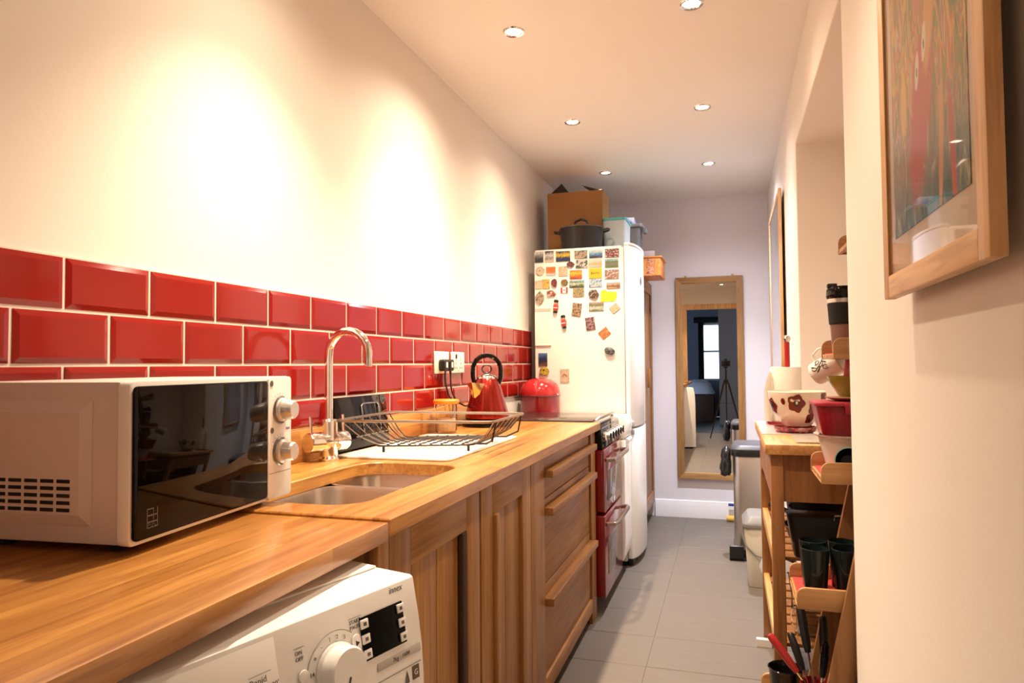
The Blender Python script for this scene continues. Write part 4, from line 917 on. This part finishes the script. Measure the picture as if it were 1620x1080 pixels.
# ---------------------------------------------------------------- framed pictures on the right wall
def art_material():
    mt, N, L, b = _new('painted_print')
    tc = N.new('ShaderNodeTexCoord'); mp = N.new('ShaderNodeMapping'); mp.inputs['Scale'].default_value = (1, 2.4, .8); mp.inputs['Rotation'].default_value = (.25, 0, 0)
    L.new(tc.outputs['Object'], mp.inputs[0])
    def ramp(inp, stops):
        r = N.new('ShaderNodeValToRGB'); e = r.color_ramp.elements
        while len(e) < len(stops): e.new(.5)
        for i, (p, c) in enumerate(stops): e[i].position = p; e[i].color = (*c, 1)
        L.new(inp, r.inputs[0]); return r.outputs[0]
    n = N.new('ShaderNodeTexNoise'); n.inputs['Scale'].default_value = 15; n.inputs['Detail'].default_value = 6; n.inputs['Distortion'].default_value = 1.1
    L.new(mp.outputs[0], n.inputs['Vector'])
    up_ = ramp(n.outputs['Fac'], [(.26, (.05, .12, .06)), (.39, (.22, .27, .06)), (.45, (.60, .18, .06)), (.50, (.66, .46, .10)), (.55, (.16, .22, .08)), (.60, (.58, .14, .07)), (.66, (.60, .50, .40)), (.74, (.08, .14, .12))])
    lo_ = ramp(n.outputs['Fac'], [(.28, (.03, .08, .10)), (.42, (.08, .17, .12)), (.5, (.06, .12, .25)), (.58, (.22, .28, .14)), (.7, (.45, .48, .50))])
    sep = N.new('ShaderNodeSeparateXYZ'); L.new(tc.outputs['Object'], sep.inputs[0])
    zr = ramp(sep.outputs[2], [(.10, (0, 0, 0)), (.26, (1, 1, 1))])
    mx = N.new('ShaderNodeMix'); mx.data_type = 'RGBA'; L.new(zr, mx.inputs[0]); L.new(lo_, mx.inputs[6]); L.new(up_, mx.inputs[7])
    out = mx.outputs[2]
    def blob(out, cy, cz, ry, rz, rot, col, soft=.12, wob=.35):
        m2 = N.new('ShaderNodeMapping'); m2.inputs['Location'].default_value = (0, -cy, -cz); L.new(tc.outputs['Object'], m2.inputs[0])
        m3 = N.new('ShaderNodeMapping'); m3.vector_type = 'TEXTURE'; m3.inputs['Rotation'].default_value = (rot, 0, 0); m3.inputs['Scale'].default_value = (1e4, ry, rz); L.new(m2.outputs[0], m3.inputs[0])
        ln = N.new('ShaderNodeVectorMath'); ln.operation = 'LENGTH'; L.new(m3.outputs[0], ln.inputs[0])
        ad = N.new('ShaderNodeMath'); ad.operation = 'MULTIPLY_ADD'; ad.inputs[1].default_value = wob; L.new(n.outputs['Fac'], ad.inputs[0]); L.new(ln.outputs['Value'], ad.inputs[2])
        f = ramp(ad.outputs[0], [(1 + wob*.5 - soft - .5, (1, 1, 1)), (min(1., 1 + wob*.5 + soft - .5), (0, 0, 0))]) if False else None
        mr_ = N.new('ShaderNodeMapRange'); mr_.inputs[1].default_value = 1 + wob*.5 - soft; mr_.inputs[2].default_value = 1 + wob*.5 + soft; mr_.inputs[3].default_value = 1; mr_.inputs[4].default_value = 0
        L.new(ad.outputs[0], mr_.inputs[0])
        m = N.new('ShaderNodeMix'); m.data_type = 'RGBA'; L.new(mr_.outputs[0], m.inputs[0]); L.new(out, m.inputs[6]); m.inputs[7].default_value = (*col, 1)
        return m.outputs[2]
    out = blob(out, .02, .235, .050, .115, .30, (.50, .085, .06), .22, .9)
    out = blob(out, -.035, .36, .022, .075, .3, (.66, .36, .10), .25, 1.2)
    out = blob(out, .03, .45, .022, .085, -.1, (.55, .19, .10), .25, 1.2)
    out = blob(out, -.035, .46, .022, .040, 0, (.60, .50, .44), .1, .6)
    out = blob(out, .030, .300, .010, .026, .2, (.72, .64, .54), .05, .15)
    out = blob(out, -.008, .325, .010, .026, .2, (.72, .64, .54), .05, .15)
    out = blob(out, .030, .298, .003, .007, 0, (.05, .05, .05), .05, .1)
    out = blob(out, -.008, .322, .003, .007, 0, (.05, .05, .05), .05, .1)
    out = blob(out, -.075, .17, .010, .080, .1, (.62, .32, .12), .2, .8)
    out = blob(out, -.120, .15, .010, .085, -.1, (.52, .10, .07), .2, .8)
    out = blob(out, .11, .28, .016, .05, 0, (.70, .45, .10), .25, 1.2)
    L.new(out, b.inputs['Base Color']); b.inputs['Roughness'].default_value = .6
    return mt
def picture(label, y0, y1, z0, z1, d, th, fw, art, mount):
    xf, xb = XR - d, XR - d + th
    t = thing('framed_picture', label, 'picture', (XR, (y0+y1)/2, z0))
    MB().box(xf, y0, z0, xb, y0 + fw, z1).build('frame_upright', pine_frame, t, bevel=.002)
    MB().box(xf, y1 - fw, z0, xb, y1, z1).build('frame_upright', pine_frame, t, bevel=.002)
    MB().box(xf, y0 + fw + .0002, z0, xb, y1 - fw - .0002, z0 + fw).build('frame_rail', pine_frame_h, t, bevel=.002)
    MB().box(xf, y0 + fw + .0002, z1 - fw, xb, y1 - fw - .0002, z1).build('frame_rail', pine_frame_h, t, bevel=.002)
    MB().box(xf + .008, y0 + fw, z0 + fw, xf + .011, y1 - fw, z1 - fw).build('mount', mount, t)
    MB().box(xf + .0065, y0 + fw + .035, z0 + fw + .055, xf + .0078, y1 - fw - .03, z1 - fw - .04).build('print', art, t)
    MB().box(xf + .003, y0 + fw, z0 + fw, xf + .0045, y1 - fw, z1 - fw).build('glazing', mat('picture_glass', (1, 1, 1), .02, trans=1., ior=1.09), t)
    for zz in (z0 + .12, z1 - .12): MB().box(xb + .0002, (y0+y1)/2 - .04, zz - .01, XR - .0004, (y0+y1)/2 + .04, zz + .01).build('hanger', oak_dark_and_shade, t)
    return t
mountm = mat('cream_mount', (.72, .60, .47), .7)
picture('oak framed colourful painting close to the camera on the right wall', .805, 1.305, 1.277, 2.02, .040, .017, .036, art_material(), mountm)
picture('slim oak framed picture far along the right wall', 3.93, 4.86, 1.12, 2.10, .030, .016, .03, printed('pale_art', [(.50, .50, .55), (.62, .60, .62), (.40, .42, .5)], 6), mat('pale_mount', (.62, .60, .60), .7))
# ---------------------------------------------------------------- kitchen trolley in the alcove
TR0, TR1, TX0, TX1, TZT = 2.32, 3.235, .100, .53, .92
tro = thing('kitchen_trolley', 'birch kitchen trolley with slatted shelves standing in the alcove', 'trolley', (.32, 2.78, 0))
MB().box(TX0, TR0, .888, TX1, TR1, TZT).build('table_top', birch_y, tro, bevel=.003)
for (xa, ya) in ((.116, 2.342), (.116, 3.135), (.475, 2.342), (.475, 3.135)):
    MB().box(xa, ya, 0, xa + .038, ya + .038, .8875).build('leg', birch_z_shaded, tro, bevel=.003)
MB().box(.1545, 2.350, .74, .4745, 2.368, .8875).build('end_apron', birch_z_shaded, tro)
MB().box(.1545, 3.147, .74, .4745, 3.165, .8875).build('end_apron', birch_z_shaded, tro)
MB().prism([(2.3805, .8875), (3.1345, .8875), (3.1345, .72), (3.05, .75), (2.47, .75), (2.3805, .72)], 'x', .118, .134).build('side_apron', birch_z_shaded, tro)
MB().box(.497, 2.3805, .74, .513, 3.1345, .8875).build('side_apron', birch_z_shaded, tro)
for zz in (.545, .275):
    for xa in (.120, .480):
        MB().box(xa, 2.3805, zz - .022, xa + .022, 3.1345, zz + .022).build('shelf_rail', birch_y, tro, bevel=.002)
    for k in range(8):
        ya = 2.395 + k*.092
        MB().box(.1425, ya, zz + .002, .4795, ya + .07, zz + .014).build('shelf_slat', birch_z_shaded, tro, bevel=.001)
for (zz, yy) in ((.66, 2.361), (.30, 2.361)):
    MB().lathe([(0, 0), (.005, 0), (.005, .0008), (0, .0008)], 0, 0, 0, 12, Matrix.Translation((.135, 2.3418, zz)) @ Matrix.Rotation(math.radians(90), 4, 'X')).build('screw_cap', steel, tro)
# things on the trolley top
o = MB().prism(rrect(.104, 2.64, .50, 3.225, .01, 3), 'z', TZT + .0004, TZT + .0022).build('table_mat', mat('mottled_plastic', (.58, .50, .52), .15, var=.25, vscale=30)); tag(o, 'pale mottled plastic mat covering the far end of the trolley', 'mat')
o = MB().prism(rrect(.195, 2.365, .50, 2.60, .012, 4), 'z', TZT + .0004, TZT + .005).build('cutting_board', mat('grey_board', (.36, .32, .26), .35), bevel=.001); tag(o, 'grey glass cutting board at the near end of the trolley top', 'board')
# flowered bowl on a red dish
dishm = printed('red_dish', [(.10, .012, .012), (.32, .02, .02), (.5, .30, .25)], 35, .15)
FBX, FBY = .232, 2.76
o = MB().lathe([(0, 0), (.062, 0), (.070, .006), (.076, .020), (.073, .020), (.066, .008), (0, .006)], FBX - .01, FBY - .02, TZT + .0024, 32).build('trinket_dish', dishm); tag(o, 'small dark red glazed dish under the flowered bowl', 'dish')
fb = thing('flower_bowl', 'white bowl painted with dark red flowers on the trolley', 'bowl', (FBX, FBY, .945))
prf = [(0, .0), (.045, .0), (.056, .012), (.082, .050), (.098, .095), (.102, .125), (.099, .127), (.094, .095), (.078, .052), (.05, .016), (0, .010)]
MB().lathe(prf, FBX, FBY, .943, 48).build('bowl_body', mat('ivory_glaze', (.80, .72, .60), .15, coat=.4), fb)
def rad(z):
    for (ra, za), (rb, zb) in zip(prf[1:6], prf[2:6]):
        if za <= z <= zb: return ra + (rb - ra)*(z - za)/(zb - za)
    return .1
flm, flc = mat('flower_red', (.16, .014, .010), .2), mat('flower_black', (.02, .012, .012), .2)
def patch(a0, z0, ra, rz, mt, nm, lift, lobes=0):
    mb = MB(); n = 20
    c = mb.bm.verts.new((FBX + (rad(z0) + lift)*math.cos(a0), FBY + (rad(z0) + lift)*math.sin(a0), .943 + z0)); vs_ = []
    for k in range(n):
        t = 2*math.pi*k/n; s_ = 1 + (.13*math.cos(lobes*t) if lobes else 0)
        a = a0 + ra*s_*math.cos(t); z = min(.122, max(.014, z0 + rz*s_*math.sin(t)))
        vs_.append(mb.bm.verts.new((FBX + (rad(z) + lift)*math.cos(a), FBY + (rad(z) + lift)*math.sin(a), .943 + z)))
    for k in range(n): mb.bm.faces.new((c, vs_[k], vs_[(k+1) % n]))
    return mb.build(nm, mt, fb, smooth=60)
for a, z, s in ((-1.68, .085, .30), (-.95, .070, .26), (-2.75, .075, .26), (-.55, .105, .2), (.6, .08, .3), (1.7, .08, .3), (-1.02, .028, .22)):
    p = patch(a, z, s, s*.105, flm, 'petal_patch', .0012, 5)
    patch(a, z, s*.36, s*.038, flc, 'flower_eye', .0020)
patch(-2.15, .092, .08, .012, flm, 'petal_patch', .0012)
patch(-1.66, .088, .04, .006, mat('ivory_glaze', (.80, .72, .60), .15), 'flower_eye', .0028)
# kitchen roll on a red stand
kr = thing('kitchen_roll_holder', 'kitchen roll on a stand with red post and silver ball top', 'roll holder', (.215, 3.08, TZT))
RX, RY = .213, 3.075
MB().cyl(RX, RY, TZT + .0024, TZT + .015, .075, 32).build('stand_base', red_paint, kr)
MB().tube([(RX + .012, RY, TZT + .0155), (RX + .012, RY, 1.258)], .0105, 12).build('post', mat('post_red', (.40, .02, .015), .3), kr)
MB().lathe([(0, -.016), (.010, -.0125), (.016, 0), (.010, .0125), (0, .016)], RX + .012, RY, 1.272, 18).build('ball_finial', chrome, kr)
paper = mat('paper_towel', (.82, .76, .66), .85, bump=.3, bscale=150)
MB().lathe([(.022, .0), (.058, .0), (.060, .004), (.060, .216), (.058, .22), (.022, .22), (.022, 0)], RX + .005, RY, TZT + .0155, 36).build('paper_roll', paper, kr)
lf = MB(); A = []
for k in range(9):
    t = k/8
    A.append((lf.bm.verts.new((RX - .052 - .030*t, RY - .02 - .035*math.sin(t*2.2), TZT + .017 + .0*t)), lf.bm.verts.new((RX - .052 - .030*t, RY - .02 - .035*math.sin(t*2.2), TZT + .217 - .075*t*t))))
for a, b in zip(A, A[1:]): lf.bm.faces.new((a[0], b[0], b[1], a[1]))
bmesh.ops.solidify(lf.bm, geom=lf.bm.faces[:], thickness=.001)
lf.build('loose_sheet', paper, kr, smooth=60)
# pans and cookware on the trolley shelves
def pan(label, x, y, z, r, h, ang, mt, nm='frying_pan', cat='pan'):
    t = thing(nm, label, cat, (x, y, z), group='black pans on the trolley shelves')
    MB().lathe([(0, 0), (r*.82, 0), (r*.88, .006), (r, h), (r*.975, h), (r*.86, .008), (0, .005)], x, y, z + .0003, 32).build('pan_body', mt, t)
    c, s = math.cos(ang), math.sin(ang)
    MB().tube([(x + c*r*.95, y + s*r*.95, z + h*.85), (x + c*(r + .05), y + s*(r + .05), z + h + .012), (x + c*(r + .15), y + s*(r + .15), z + h + .022)], [.007, .009, .011], 8).build('pan_handle', black_satin, t)
SZ = .545 + .0142
pan('large black frying pan at the bottom of the upper trolley shelf stack', .31, 2.645, SZ, .14, .05, 2.2, black_satin)
pan('black saute pan stacked inside the large frying pan on the trolley', .31, 2.645, SZ + .052, .125, .06, 1.2, potm)
pan('black saucepan at the far end of the upper trolley shelf', .31, 2.95, SZ, .115, .12, 1.4, black_satin, 'saucepan')
LZ = .275 + .0142
pan('black wok on the lower trolley shelf', .33, 2.84, LZ, .13, .09, 2.2, potm)
rt = thing('roasting_tin', 'deep black roasting tin at the near end of the upper trolley shelf', 'tin', (.31, 2.44, SZ))
MB().prism(rrect(.185, 2.388, .455, 2.488, .02, 4), 'z', SZ + .0004, SZ + .13, taper=rrect(.165, 2.3815, .47, 2.492, .02, 4)).build('tin_body', black_satin, rt, bevel=.002)
MB().tube([(.30, 2.386, SZ + .12), (.30, 2.374, SZ + .14), (.36, 2.374, SZ + .14), (.36, 2.386, SZ + .12)], .003, 6).build('wire_handle', chrome, rt)
wr_ = thing('cooling_rack', 'wire cooling rack propped on the lower trolley shelf', 'wire rack', (.31, 2.55, LZ))
for k in range(14):
    MB().tube([(.18 + k*.018, 2.43, LZ + .10), (.18 + k*.018, 2.62, LZ + .16)], .0016, 5).build('wire', chrome, wr_)
for (yy, zz) in ((2.43, .10), (2.62, .16)): MB().tube([(.175, yy, LZ + zz - .004), (.42, yy, LZ + zz - .004)], .0025, 6).build('cross_wire', chrome, wr_)
for xx in (.19, .40):
    for (yy, zz) in ((2.43, .10), (2.62, .16)): MB().tube([(xx, yy, LZ + zz - .004), (xx, yy, LZ + .0004)], .0025, 6).build('wire_foot', chrome, wr_)
gj = thing('glass_jar', 'clear round glass jar on the lower trolley shelf', 'jar', (.235, 2.50, LZ))
MB().lathe([(0, .002), (.048, .002), (.058, .02), (.06, .055), (.05, .08), (.036, .086), (.034, .086), (.047, .078), (.056, .055), (.054, .022), (.046, .007), (0, .006)], .235, 2.50, LZ, 28).build('jar_body', glass_m, gj)
MB().lathe([(0, .0875), (.038, .0875), (.038, .094), (0, .094)], .235, 2.50, LZ, 24).build('jar_lid', steel, gj)
# ---------------------------------------------------------------- leaning ladder shelf at the near end of the alcove
ld = thing('ladder_shelf', 'leaning ash ladder shelf with five trays at the alcove edge', 'shelf', (.3, 2.14, 0))
LY0, LY1 = 1.985, 2.275
def lx(z): return .153 + .212*z
for (ya, yb) in ((LY0, LY0 + .018), (LY1 - .018, LY1)):
    MB().prism([(lx(0), 0), (lx(0) + .062, 0), (lx(1.72) + .062, 1.72), (lx(1.72), 1.72)], 'y', ya, yb).build('stile', ash_z_shaded, ld, bevel=.002)
redmat = mat('red_liner', (.60, .045, .04), .7, var=.25, vscale=120)
TRAYS = [(.195, .075), (.528, .160), (.858, .226), (1.186, .262), (1.495, .314)]
for (z, xf) in TRAYS:
    xb = lx(z) + .085
    tr_ = MB().box(xf, LY0 + .0305, z, xb, LY1 - .0305, z + .010).build('tray_board', ash_x_shaded, ld, bevel=.001)
    for (ya, yb) in ((LY0 + .0185, LY0 + .030), (LY1 - .030, LY1 - .0185)):
        r = .022
        MB().prism([(xf - .002, z - .004), (xb, z - .004), (xb, z + .052)] + [(p[0], p[1]) for p in arc(xf - .002 + r, z + .052 - r, r, 90, 180, 5)], 'y', ya, yb).build('tray_side', ash_x_shaded, ld, bevel=.001)
    MB().box(xf - .002, LY0 + .0305, z - .004, xf + .008, LY1 - .0305, z - .0002).build('tray_lip', ash_x_shaded, ld, bevel=.001)
    if z > .3 and z < 1.4: MB().box(xf + .006, LY0 + .033, z + .0103, xb - .006, LY1 - .033, z + .0125).build('tray_liner', redmat, tr_)
MB().tube([(.285, 2.257, 1.215), (.285, 2.272, 1.213), (.284, 2.300, 1.211), (.280, 2.318, 1.214), (.279, 2.322, 1.221)], .0022, 6).build('cup_hook', chrome, ld)
# --- tray at .53: dark tumblers
tum = mat('dark_glass', (.02, .035, .035), .05, trans=.55, ior=1.4)
zt = .5408
first = None
for k, (x, y) in enumerate(((.212, 2.075), (.290, 2.085), (.215, 2.165), (.292, 2.175))):
    lab = ['dark glass tumbler at the front near corner of its tray', 'dark glass tumbler at the back near corner of its tray', 'dark glass tumbler at the front far corner of its tray', 'dark glass tumbler at the back far corner of its tray'][k]
    if first is None:
        first = MB().lathe([(0, 0), (.026, 0), (.028, .004), (.0365, .128), (.0345, .129), (.0345, .127), (.0262, .010), (0, .008)], x, y, zt, 24).build('tumbler', tum); o = first
    else:
        o = first.copy(); C.objects.link(o); o.location = (x, y, zt)
    tag(o, lab, 'tumbler', 'dark tumblers on the ladder shelf')
# --- tray at .86: bowls
zt = .8708
wb_ = mat('white_ceramic', (.72, .62, .55), .25)
o = MB().lathe([(0, 0), (.046, 0), (.056, .008), (.078, .095), (.088, .100), (.0895, .104), (.076, .100), (.052, .012), (0, .009)], .310, 2.135, zt, 40, sy=.95).build('mixing_bowl', wb_); tag(o, 'pale pink white mixing bowl on the middle ladder tray', 'bowl')
pc = thing('plastic_container', 'crimson plastic container with clip lid stacked in the pale bowl', 'container', (.305, 2.135, zt + .105))
crim = mat('crimson_plastic', (.25, .006, .014), .3); crim2 = mat('crimson_lid', (.34, .018, .035), .35)
zc0 = zt + .1046
MB().prism(rrect(.238, 2.06, .400, 2.215, .03, 5), 'z', zc0, zc0 + .078, taper=rrect(.222, 2.045, .412, 2.228, .035, 5)).build('tub', crim, pc, bevel=.002)
MB().prism(rrect(.217, 2.040, .416, 2.233, .035, 5), 'z', zc0 + .0785, zc0 + .090).build('lid', crim2, pc, bevel=.003)
MB().box(.290, 2.033, zc0 + .060, .350, 2.0395, zc0 + .088).build('clip', crim2, pc, bevel=.002)
sbw = thing('small_bowl', 'small bowl, green outside and black inside, tipped on the middle tray', 'bowl', (.262, 2.062, zt), 0)
Mb = Matrix.Translation((.296, 2.040, zt + .0395)) @ Matrix.Rotation(math.radians(78), 4, 'X')
MB().lathe([(0, -.014), (.020, -.013), (.032, .0), (.037, .012), (.034, .0125)], 0, 0, 0, 32, Mb).build('bowl_outside', mat('sage_glaze', (.20, .33, .24), .3), sbw)
MB().lathe([(.0338, .0122), (.029, .002), (.018, -.009), (0, -.010)], 0, 0, 0, 32, Mb).build('bowl_inside', black_gloss, sbw)
zb = zc0 + .0906
pl_ = MB().lathe([(0, 0), (.045, 0), (.070, .008), (.0715, .010), (.045, .004), (0, .003)], .325, 2.15, zb, 32).build('side_plate', mat('brown_plate', (.35, .16, .08), .3)); tag(pl_, 'small brown plate on top of the crimson container', 'plate')
gbw = MB().lathe([(0, 0), (.028, 0), (.034, .006), (.058, .046), (.062, .058), (.059, .058), (.053, .046), (.030, .010), (0, .007)], .322, 2.150, zb + .0105, 36).build('olive_bowl', mat('olive_glaze', (.27, .25, .03), .2, coat=.3)); tag(gbw, 'olive green bowl on the brown plate', 'bowl')
sd = MB().lathe([(0, -.003), (.022, -.002), (.036, .004), (.040, .010), (.038, .010), (.020, .001), (0, 0)], 0, 0, 0, 28, Matrix.Translation((.345, 2.130, zb + .072)) @ Matrix.Rotation(math.radians(70), 4, 'X') @ Matrix.Rotation(.3, 4, 'Y')).build('saucer', wb_)
tag(sd, 'small white saucer standing on edge in the olive bowl', 'saucer')
# white mug with black drawing, tipped over the bowls on a peg
mg = thing('hanging_mug', 'white mug with black line drawing, hanging tilted below the travel cup', 'mug', (.288, 2.338, 1.11))
Mm = Matrix.Translation((.288, 2.338, 1.158)) @ Matrix.Rotation(math.radians(-35), 4, 'Z') @ Matrix.Rotation(math.radians(62), 4, 'Y')
MB().lathe([(0, -.048), (.032, -.048), (.036, -.044), (.037, .046), (.035, .048), (.034, .046), (.033, -.040), (0, -.043)], 0, 0, 0, 32, Mm).build('mug_body', mat('white_glaze', (.80, .75, .68), .15, coat=.4), mg)
MB().tube([Mm @ Vector(p) for p in ((-.036, 0, .028), (-.056, 0, .026), (-.064, 0, 0), (-.056, 0, -.026), (-.036, 0, -.028))], .0048, 8).build('mug_handle', mat('white_glaze', (.80, .75, .68), .15), mg)
for k, (a, zz) in enumerate(((-1.9, .0), (-1.6, -.012), (-2.2, -.01), (-1.8, -.025), (-2.05, .012), (-1.5, .01))):
    MB().tube([Mm @ Vector(((.0375)*math.cos(a + .22*math.sin(j)), (.0375)*math.sin(a + .22*math.sin(j)), zz + .008*math.cos(j*1.3 + k))) for j in range(7)], .0011, 4).build('line_drawing', dark_print, mg)
# --- tray at 1.19: travel cup, teal bottle, red cup hanging under
zt = 1.1988
tv = thing('travel_cup', 'see through travel cup with black lid and sleeve on the upper tray', 'cup', (.300, 2.145, zt))
MB().lathe([(0, 0), (.025, 0), (.026, .003), (.0305, .080), (.0285, .080), (.0242, .006), (0, .005)], .302, 2.145, zt, 32).build('cup_base', mat('smoky_plastic', (.42, .28, .23), .15, trans=.5, ior=1.2), tv)
MB().lathe([(.0315, .0805), (.033, .082), (.0365, .138), (.0345, .139), (.0305, .0805)], .302, 2.145, zt, 32).build('sleeve', black_matt, tv)
MB().lathe([(.0355, .1395), (.0375, .141), (.0375, .152), (.0355, .154), (.028, .154), (.028, .1395)], .302, 2.145, zt, 32).build('steel_band', steel, tv)
MB().lathe([(.038, .1545), (.0395, .158), (.038, .178), (.031, .187), (.0, .190)], .302, 2.145, zt, 32).build('lid', black_gloss, tv)
MB().box(.266, 2.135, zt + .183, .292, 2.155, zt + .196).build('lid_tab', black_satin, tv, bevel=.003)
bo = MB().lathe([(0, 0), (.028, 0), (.030, .004), (.030, .15), (.02, .175), (.014, .18), (.014, .20), (0, .20)], .392, 2.10, zt, 24).build('teal_bottle', mat('teal_glaze', (.12, .28, .33), .35)); tag(bo, 'pale teal bottle behind the travel cup', 'bottle')
rc = MB().lathe([(.030, -.055), (.034, -.055), (.030, -.004), (.026, 0), (0, 0), (0, -.004), (.025, -.005), (.0285, -.05)], .345, 2.205, 1.1815, 28).build('red_beaker', mat('red_beaker', (.48, .02, .03), .25)); tag(rc, 'red beaker hanging upside down under the upper tray', 'beaker')
# --- lowest tray: black pot and red utensil pot with utensils
zt = .2055
o = MB().lathe([(0, 0), (.036, 0), (.040, .006), (.047, .085), (.050, .09), (.047, .092), (.044, .086), (.036, .010), (0, .008)], .138, 2.185, zt, 32).build('black_planter', black_gloss); tag(o, 'black glossy pot at the corner of the lowest ladder tray', 'pot')
upot = MB().lathe([(0, 0), (.039, 0), (.042, .005), (.046, .088), (.044, .090), (.0425, .087), (.039, .010), (0, .008)], .214, 2.105, zt, 32).build('utensil_pot', mat('dark_red_glaze', (.20, .008, .012), .2, coat=.4)); tag(upot, 'dark red utensil pot on the lowest ladder tray', 'pot')
U0, UR = zt + .014, zt + .09
def utensil(label, rim, top, mt, kind, nm, cat, rH):
    t_ = Vector(top); r_ = Vector((*rim, UR)); b_ = r_ + (r_ - t_) * ((UR - U0) / (t_.z - UR)); d = t_ - b_
    u = thing(nm, label, cat, tuple(b_), group='utensils in the red pot')
    hs = b_ + d*.52
    MB().tube([hs, hs + d*.08, b_ + d*.8, b_ + d*.97, t_], [rH*.7, rH, rH*1.15, rH, rH*.6], 10).build('grip', mt, u)
    MB().tube([b_, hs], .0032, 6).build('shaft', chrome, u)
    if kind: MB().tube([t_ + d.normalized()*.010 + Vector((.006*math.cos(a), 0, .006*math.sin(a))) for a in [k*math.pi/5 for k in range(10)]], .0015, 5, True).build('hanging_ring', chrome, u)
utensil('black handled spatula leaning highest out of the red pot', (.204, 2.132), (.178, 2.19, .485), black_satin, 1, 'spatula', 'utensil', .0115)
utensil('short black handled ladle leaning left in the red pot', (.186, 2.122), (.150, 2.16, .405), black_satin, 0, 'ladle', 'utensil', .010)
utensil('red handled washing brush leaning far out to the left', (.180, 2.100), (.092, 2.11, .412), mat('grip_red', (.36, .02, .02), .3), 0, 'brush', 'utensil', .0105)
utensil('black slotted spoon standing upright at the back of the red pot', (.232, 2.122), (.238, 2.16, .46), black_satin, 0, 'slotted_spoon', 'utensil', .0105)
utensil('black whisk handle at the near side of the red pot', (.220, 2.082), (.233, 2.068, .42), black_gloss, 0, 'whisk', 'utensil', .0095)
utensil('dark red handled peeler at the wall side of the pot', (.244, 2.094), (.268, 2.085, .37), mat('grip_dark_red', (.22, .01, .015), .3), 0, 'peeler', 'utensil', .0095)
wtg = MB().box(.085, 3.10, .0005, .145, 3.125, .03).build('paper_tag', mat('tag_white', (.78, .72, .66), .6)); tag(wtg, 'small white folded tag on the floor at the far trolley leg', 'tag')
# ---------------------------------------------------------------- seen in the mirror: camera on tripod, bedroom
tpd = thing('camera_tripod', 'black tripod with a camera reflected in the mirror', 'tripod', (-.06, -.16, 0))
CX, CY_ = -.06, -.16
MB().tube([(CX, CY_, .75), (CX, CY_, 1.10)], .013, 12).build('centre_column', black_satin, tpd)
MB().cyl(CX, CY_, .86, .92, .035, 16).build('collar', black_satin, tpd)
for a in (90, 210, 330):
    c, s = math.cos(math.radians(a)), math.sin(math.radians(a))
    MB().tube([(CX + c*.03, CY_ + s*.03, .90), (CX + c*.16, CY_ + s*.16, .45), (CX + c*.29, CY_ + s*.29, .006)], [.014, .011, .008], 8).build('leg', black_satin, tpd)
    MB().tube([(CX, CY_, .56), (CX + c*.125, CY_ + s*.125, .56)], .004, 6).build('brace', black_satin, tpd)
MB().box(CX - .03, CY_ - .03, 1.10, CX + .03, CY_ + .03, 1.125).build('head', black_satin, tpd, bevel=.003)
MB().tube([(CX, CY_ - .03, 1.11), (CX + .02, CY_ - .2, 1.04)], .007, 8).build('pan_handle', black_satin, tpd)
cm = thing('photo_camera', 'black camera mounted on the tripod', 'camera', (CX, CY_, 1.1255))
MB().box(CX - .065, CY_ - .03, 1.1257, CX + .065, CY_ + .03, 1.215).build('camera_body', black_satin, cm, bevel=.006)
MB().prism([(CX - .028, 1.2152), (CX + .028, 1.2152), (CX + .016, 1.243), (CX - .016, 1.243)], 'y', CY_ - .028, CY_ + .028).build('viewfinder_hump', black_satin, cm, bevel=.003)
MB().lathe([(0, 0), (.033, 0), (.035, .05), (.037, .085), (.030, .085), (.028, .08), (0, .078)], 0, 0, 0, 24, Matrix.Translation((CX, CY_ + .0302, 1.168)) @ Matrix.Rotation(math.radians(-90), 4, 'X')).build('lens', black_gloss, cm)
ch = thing('bed', 'dark bed base with pale duvet in the room behind, seen in the mirror', 'bed', (-.6, -3.9, 0))
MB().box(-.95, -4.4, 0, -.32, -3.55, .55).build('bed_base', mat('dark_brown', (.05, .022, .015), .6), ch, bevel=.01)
dv = MB(); rows = []
rr = random.Random(9)
for j in range(9):
    row = []
    for i in range(9):
        u_, v_ = i/8, j/8
        row.append(dv.bm.verts.new((-.97 + .66*u_, -4.42 + .89*v_, .56 + .30*(max(0, math.sin(math.pi*u_))**.35)*(max(0, math.sin(math.pi*v_))**.35) + rr.uniform(-.02, .02)*(0 < i < 8 and 0 < j < 8))))
    rows.append(row)
for A, B in zip(rows, rows[1:]):
    for i in range(8): dv.bm.faces.new((A[i], A[i+1], B[i+1], B[i]))
be = [r[0] for r in rows]
dv.bm.faces.new([v for v in rows[0]][::-1] + [r[0] for r in rows[1:]] + rows[-1][1:] + [r[-1] for r in rows[-2:0:-1]])
dv.build('duvet', mat('duvet_white', (.62, .68, .80), .9), ch, smooth=60)
cu = MB().prism([(-.66 + .015*k, -4.90 + (.025 if k % 2 else -.025)) for k in range(9)] + [(-.66 + .015*k, -4.915 + (.025 if k % 2 else -.025)) for k in range(8, -1, -1)], 'z', .1, 2.08).build('curtain', mat('dark_curtain', (.05, .035, .03), .9)); tag(cu, 'dark curtain at the bedroom window, seen in the mirror', 'curtain')
rb_ = MB().tube([(-.75, -4.93, 2.13), (.05, -4.93, 2.13)], .06, 12).build('roller_blind', mat('blind_black', (.015, .012, .012), .8)); tag(rb_, 'rolled up black blind above the bedroom window, seen in the mirror', 'blind')
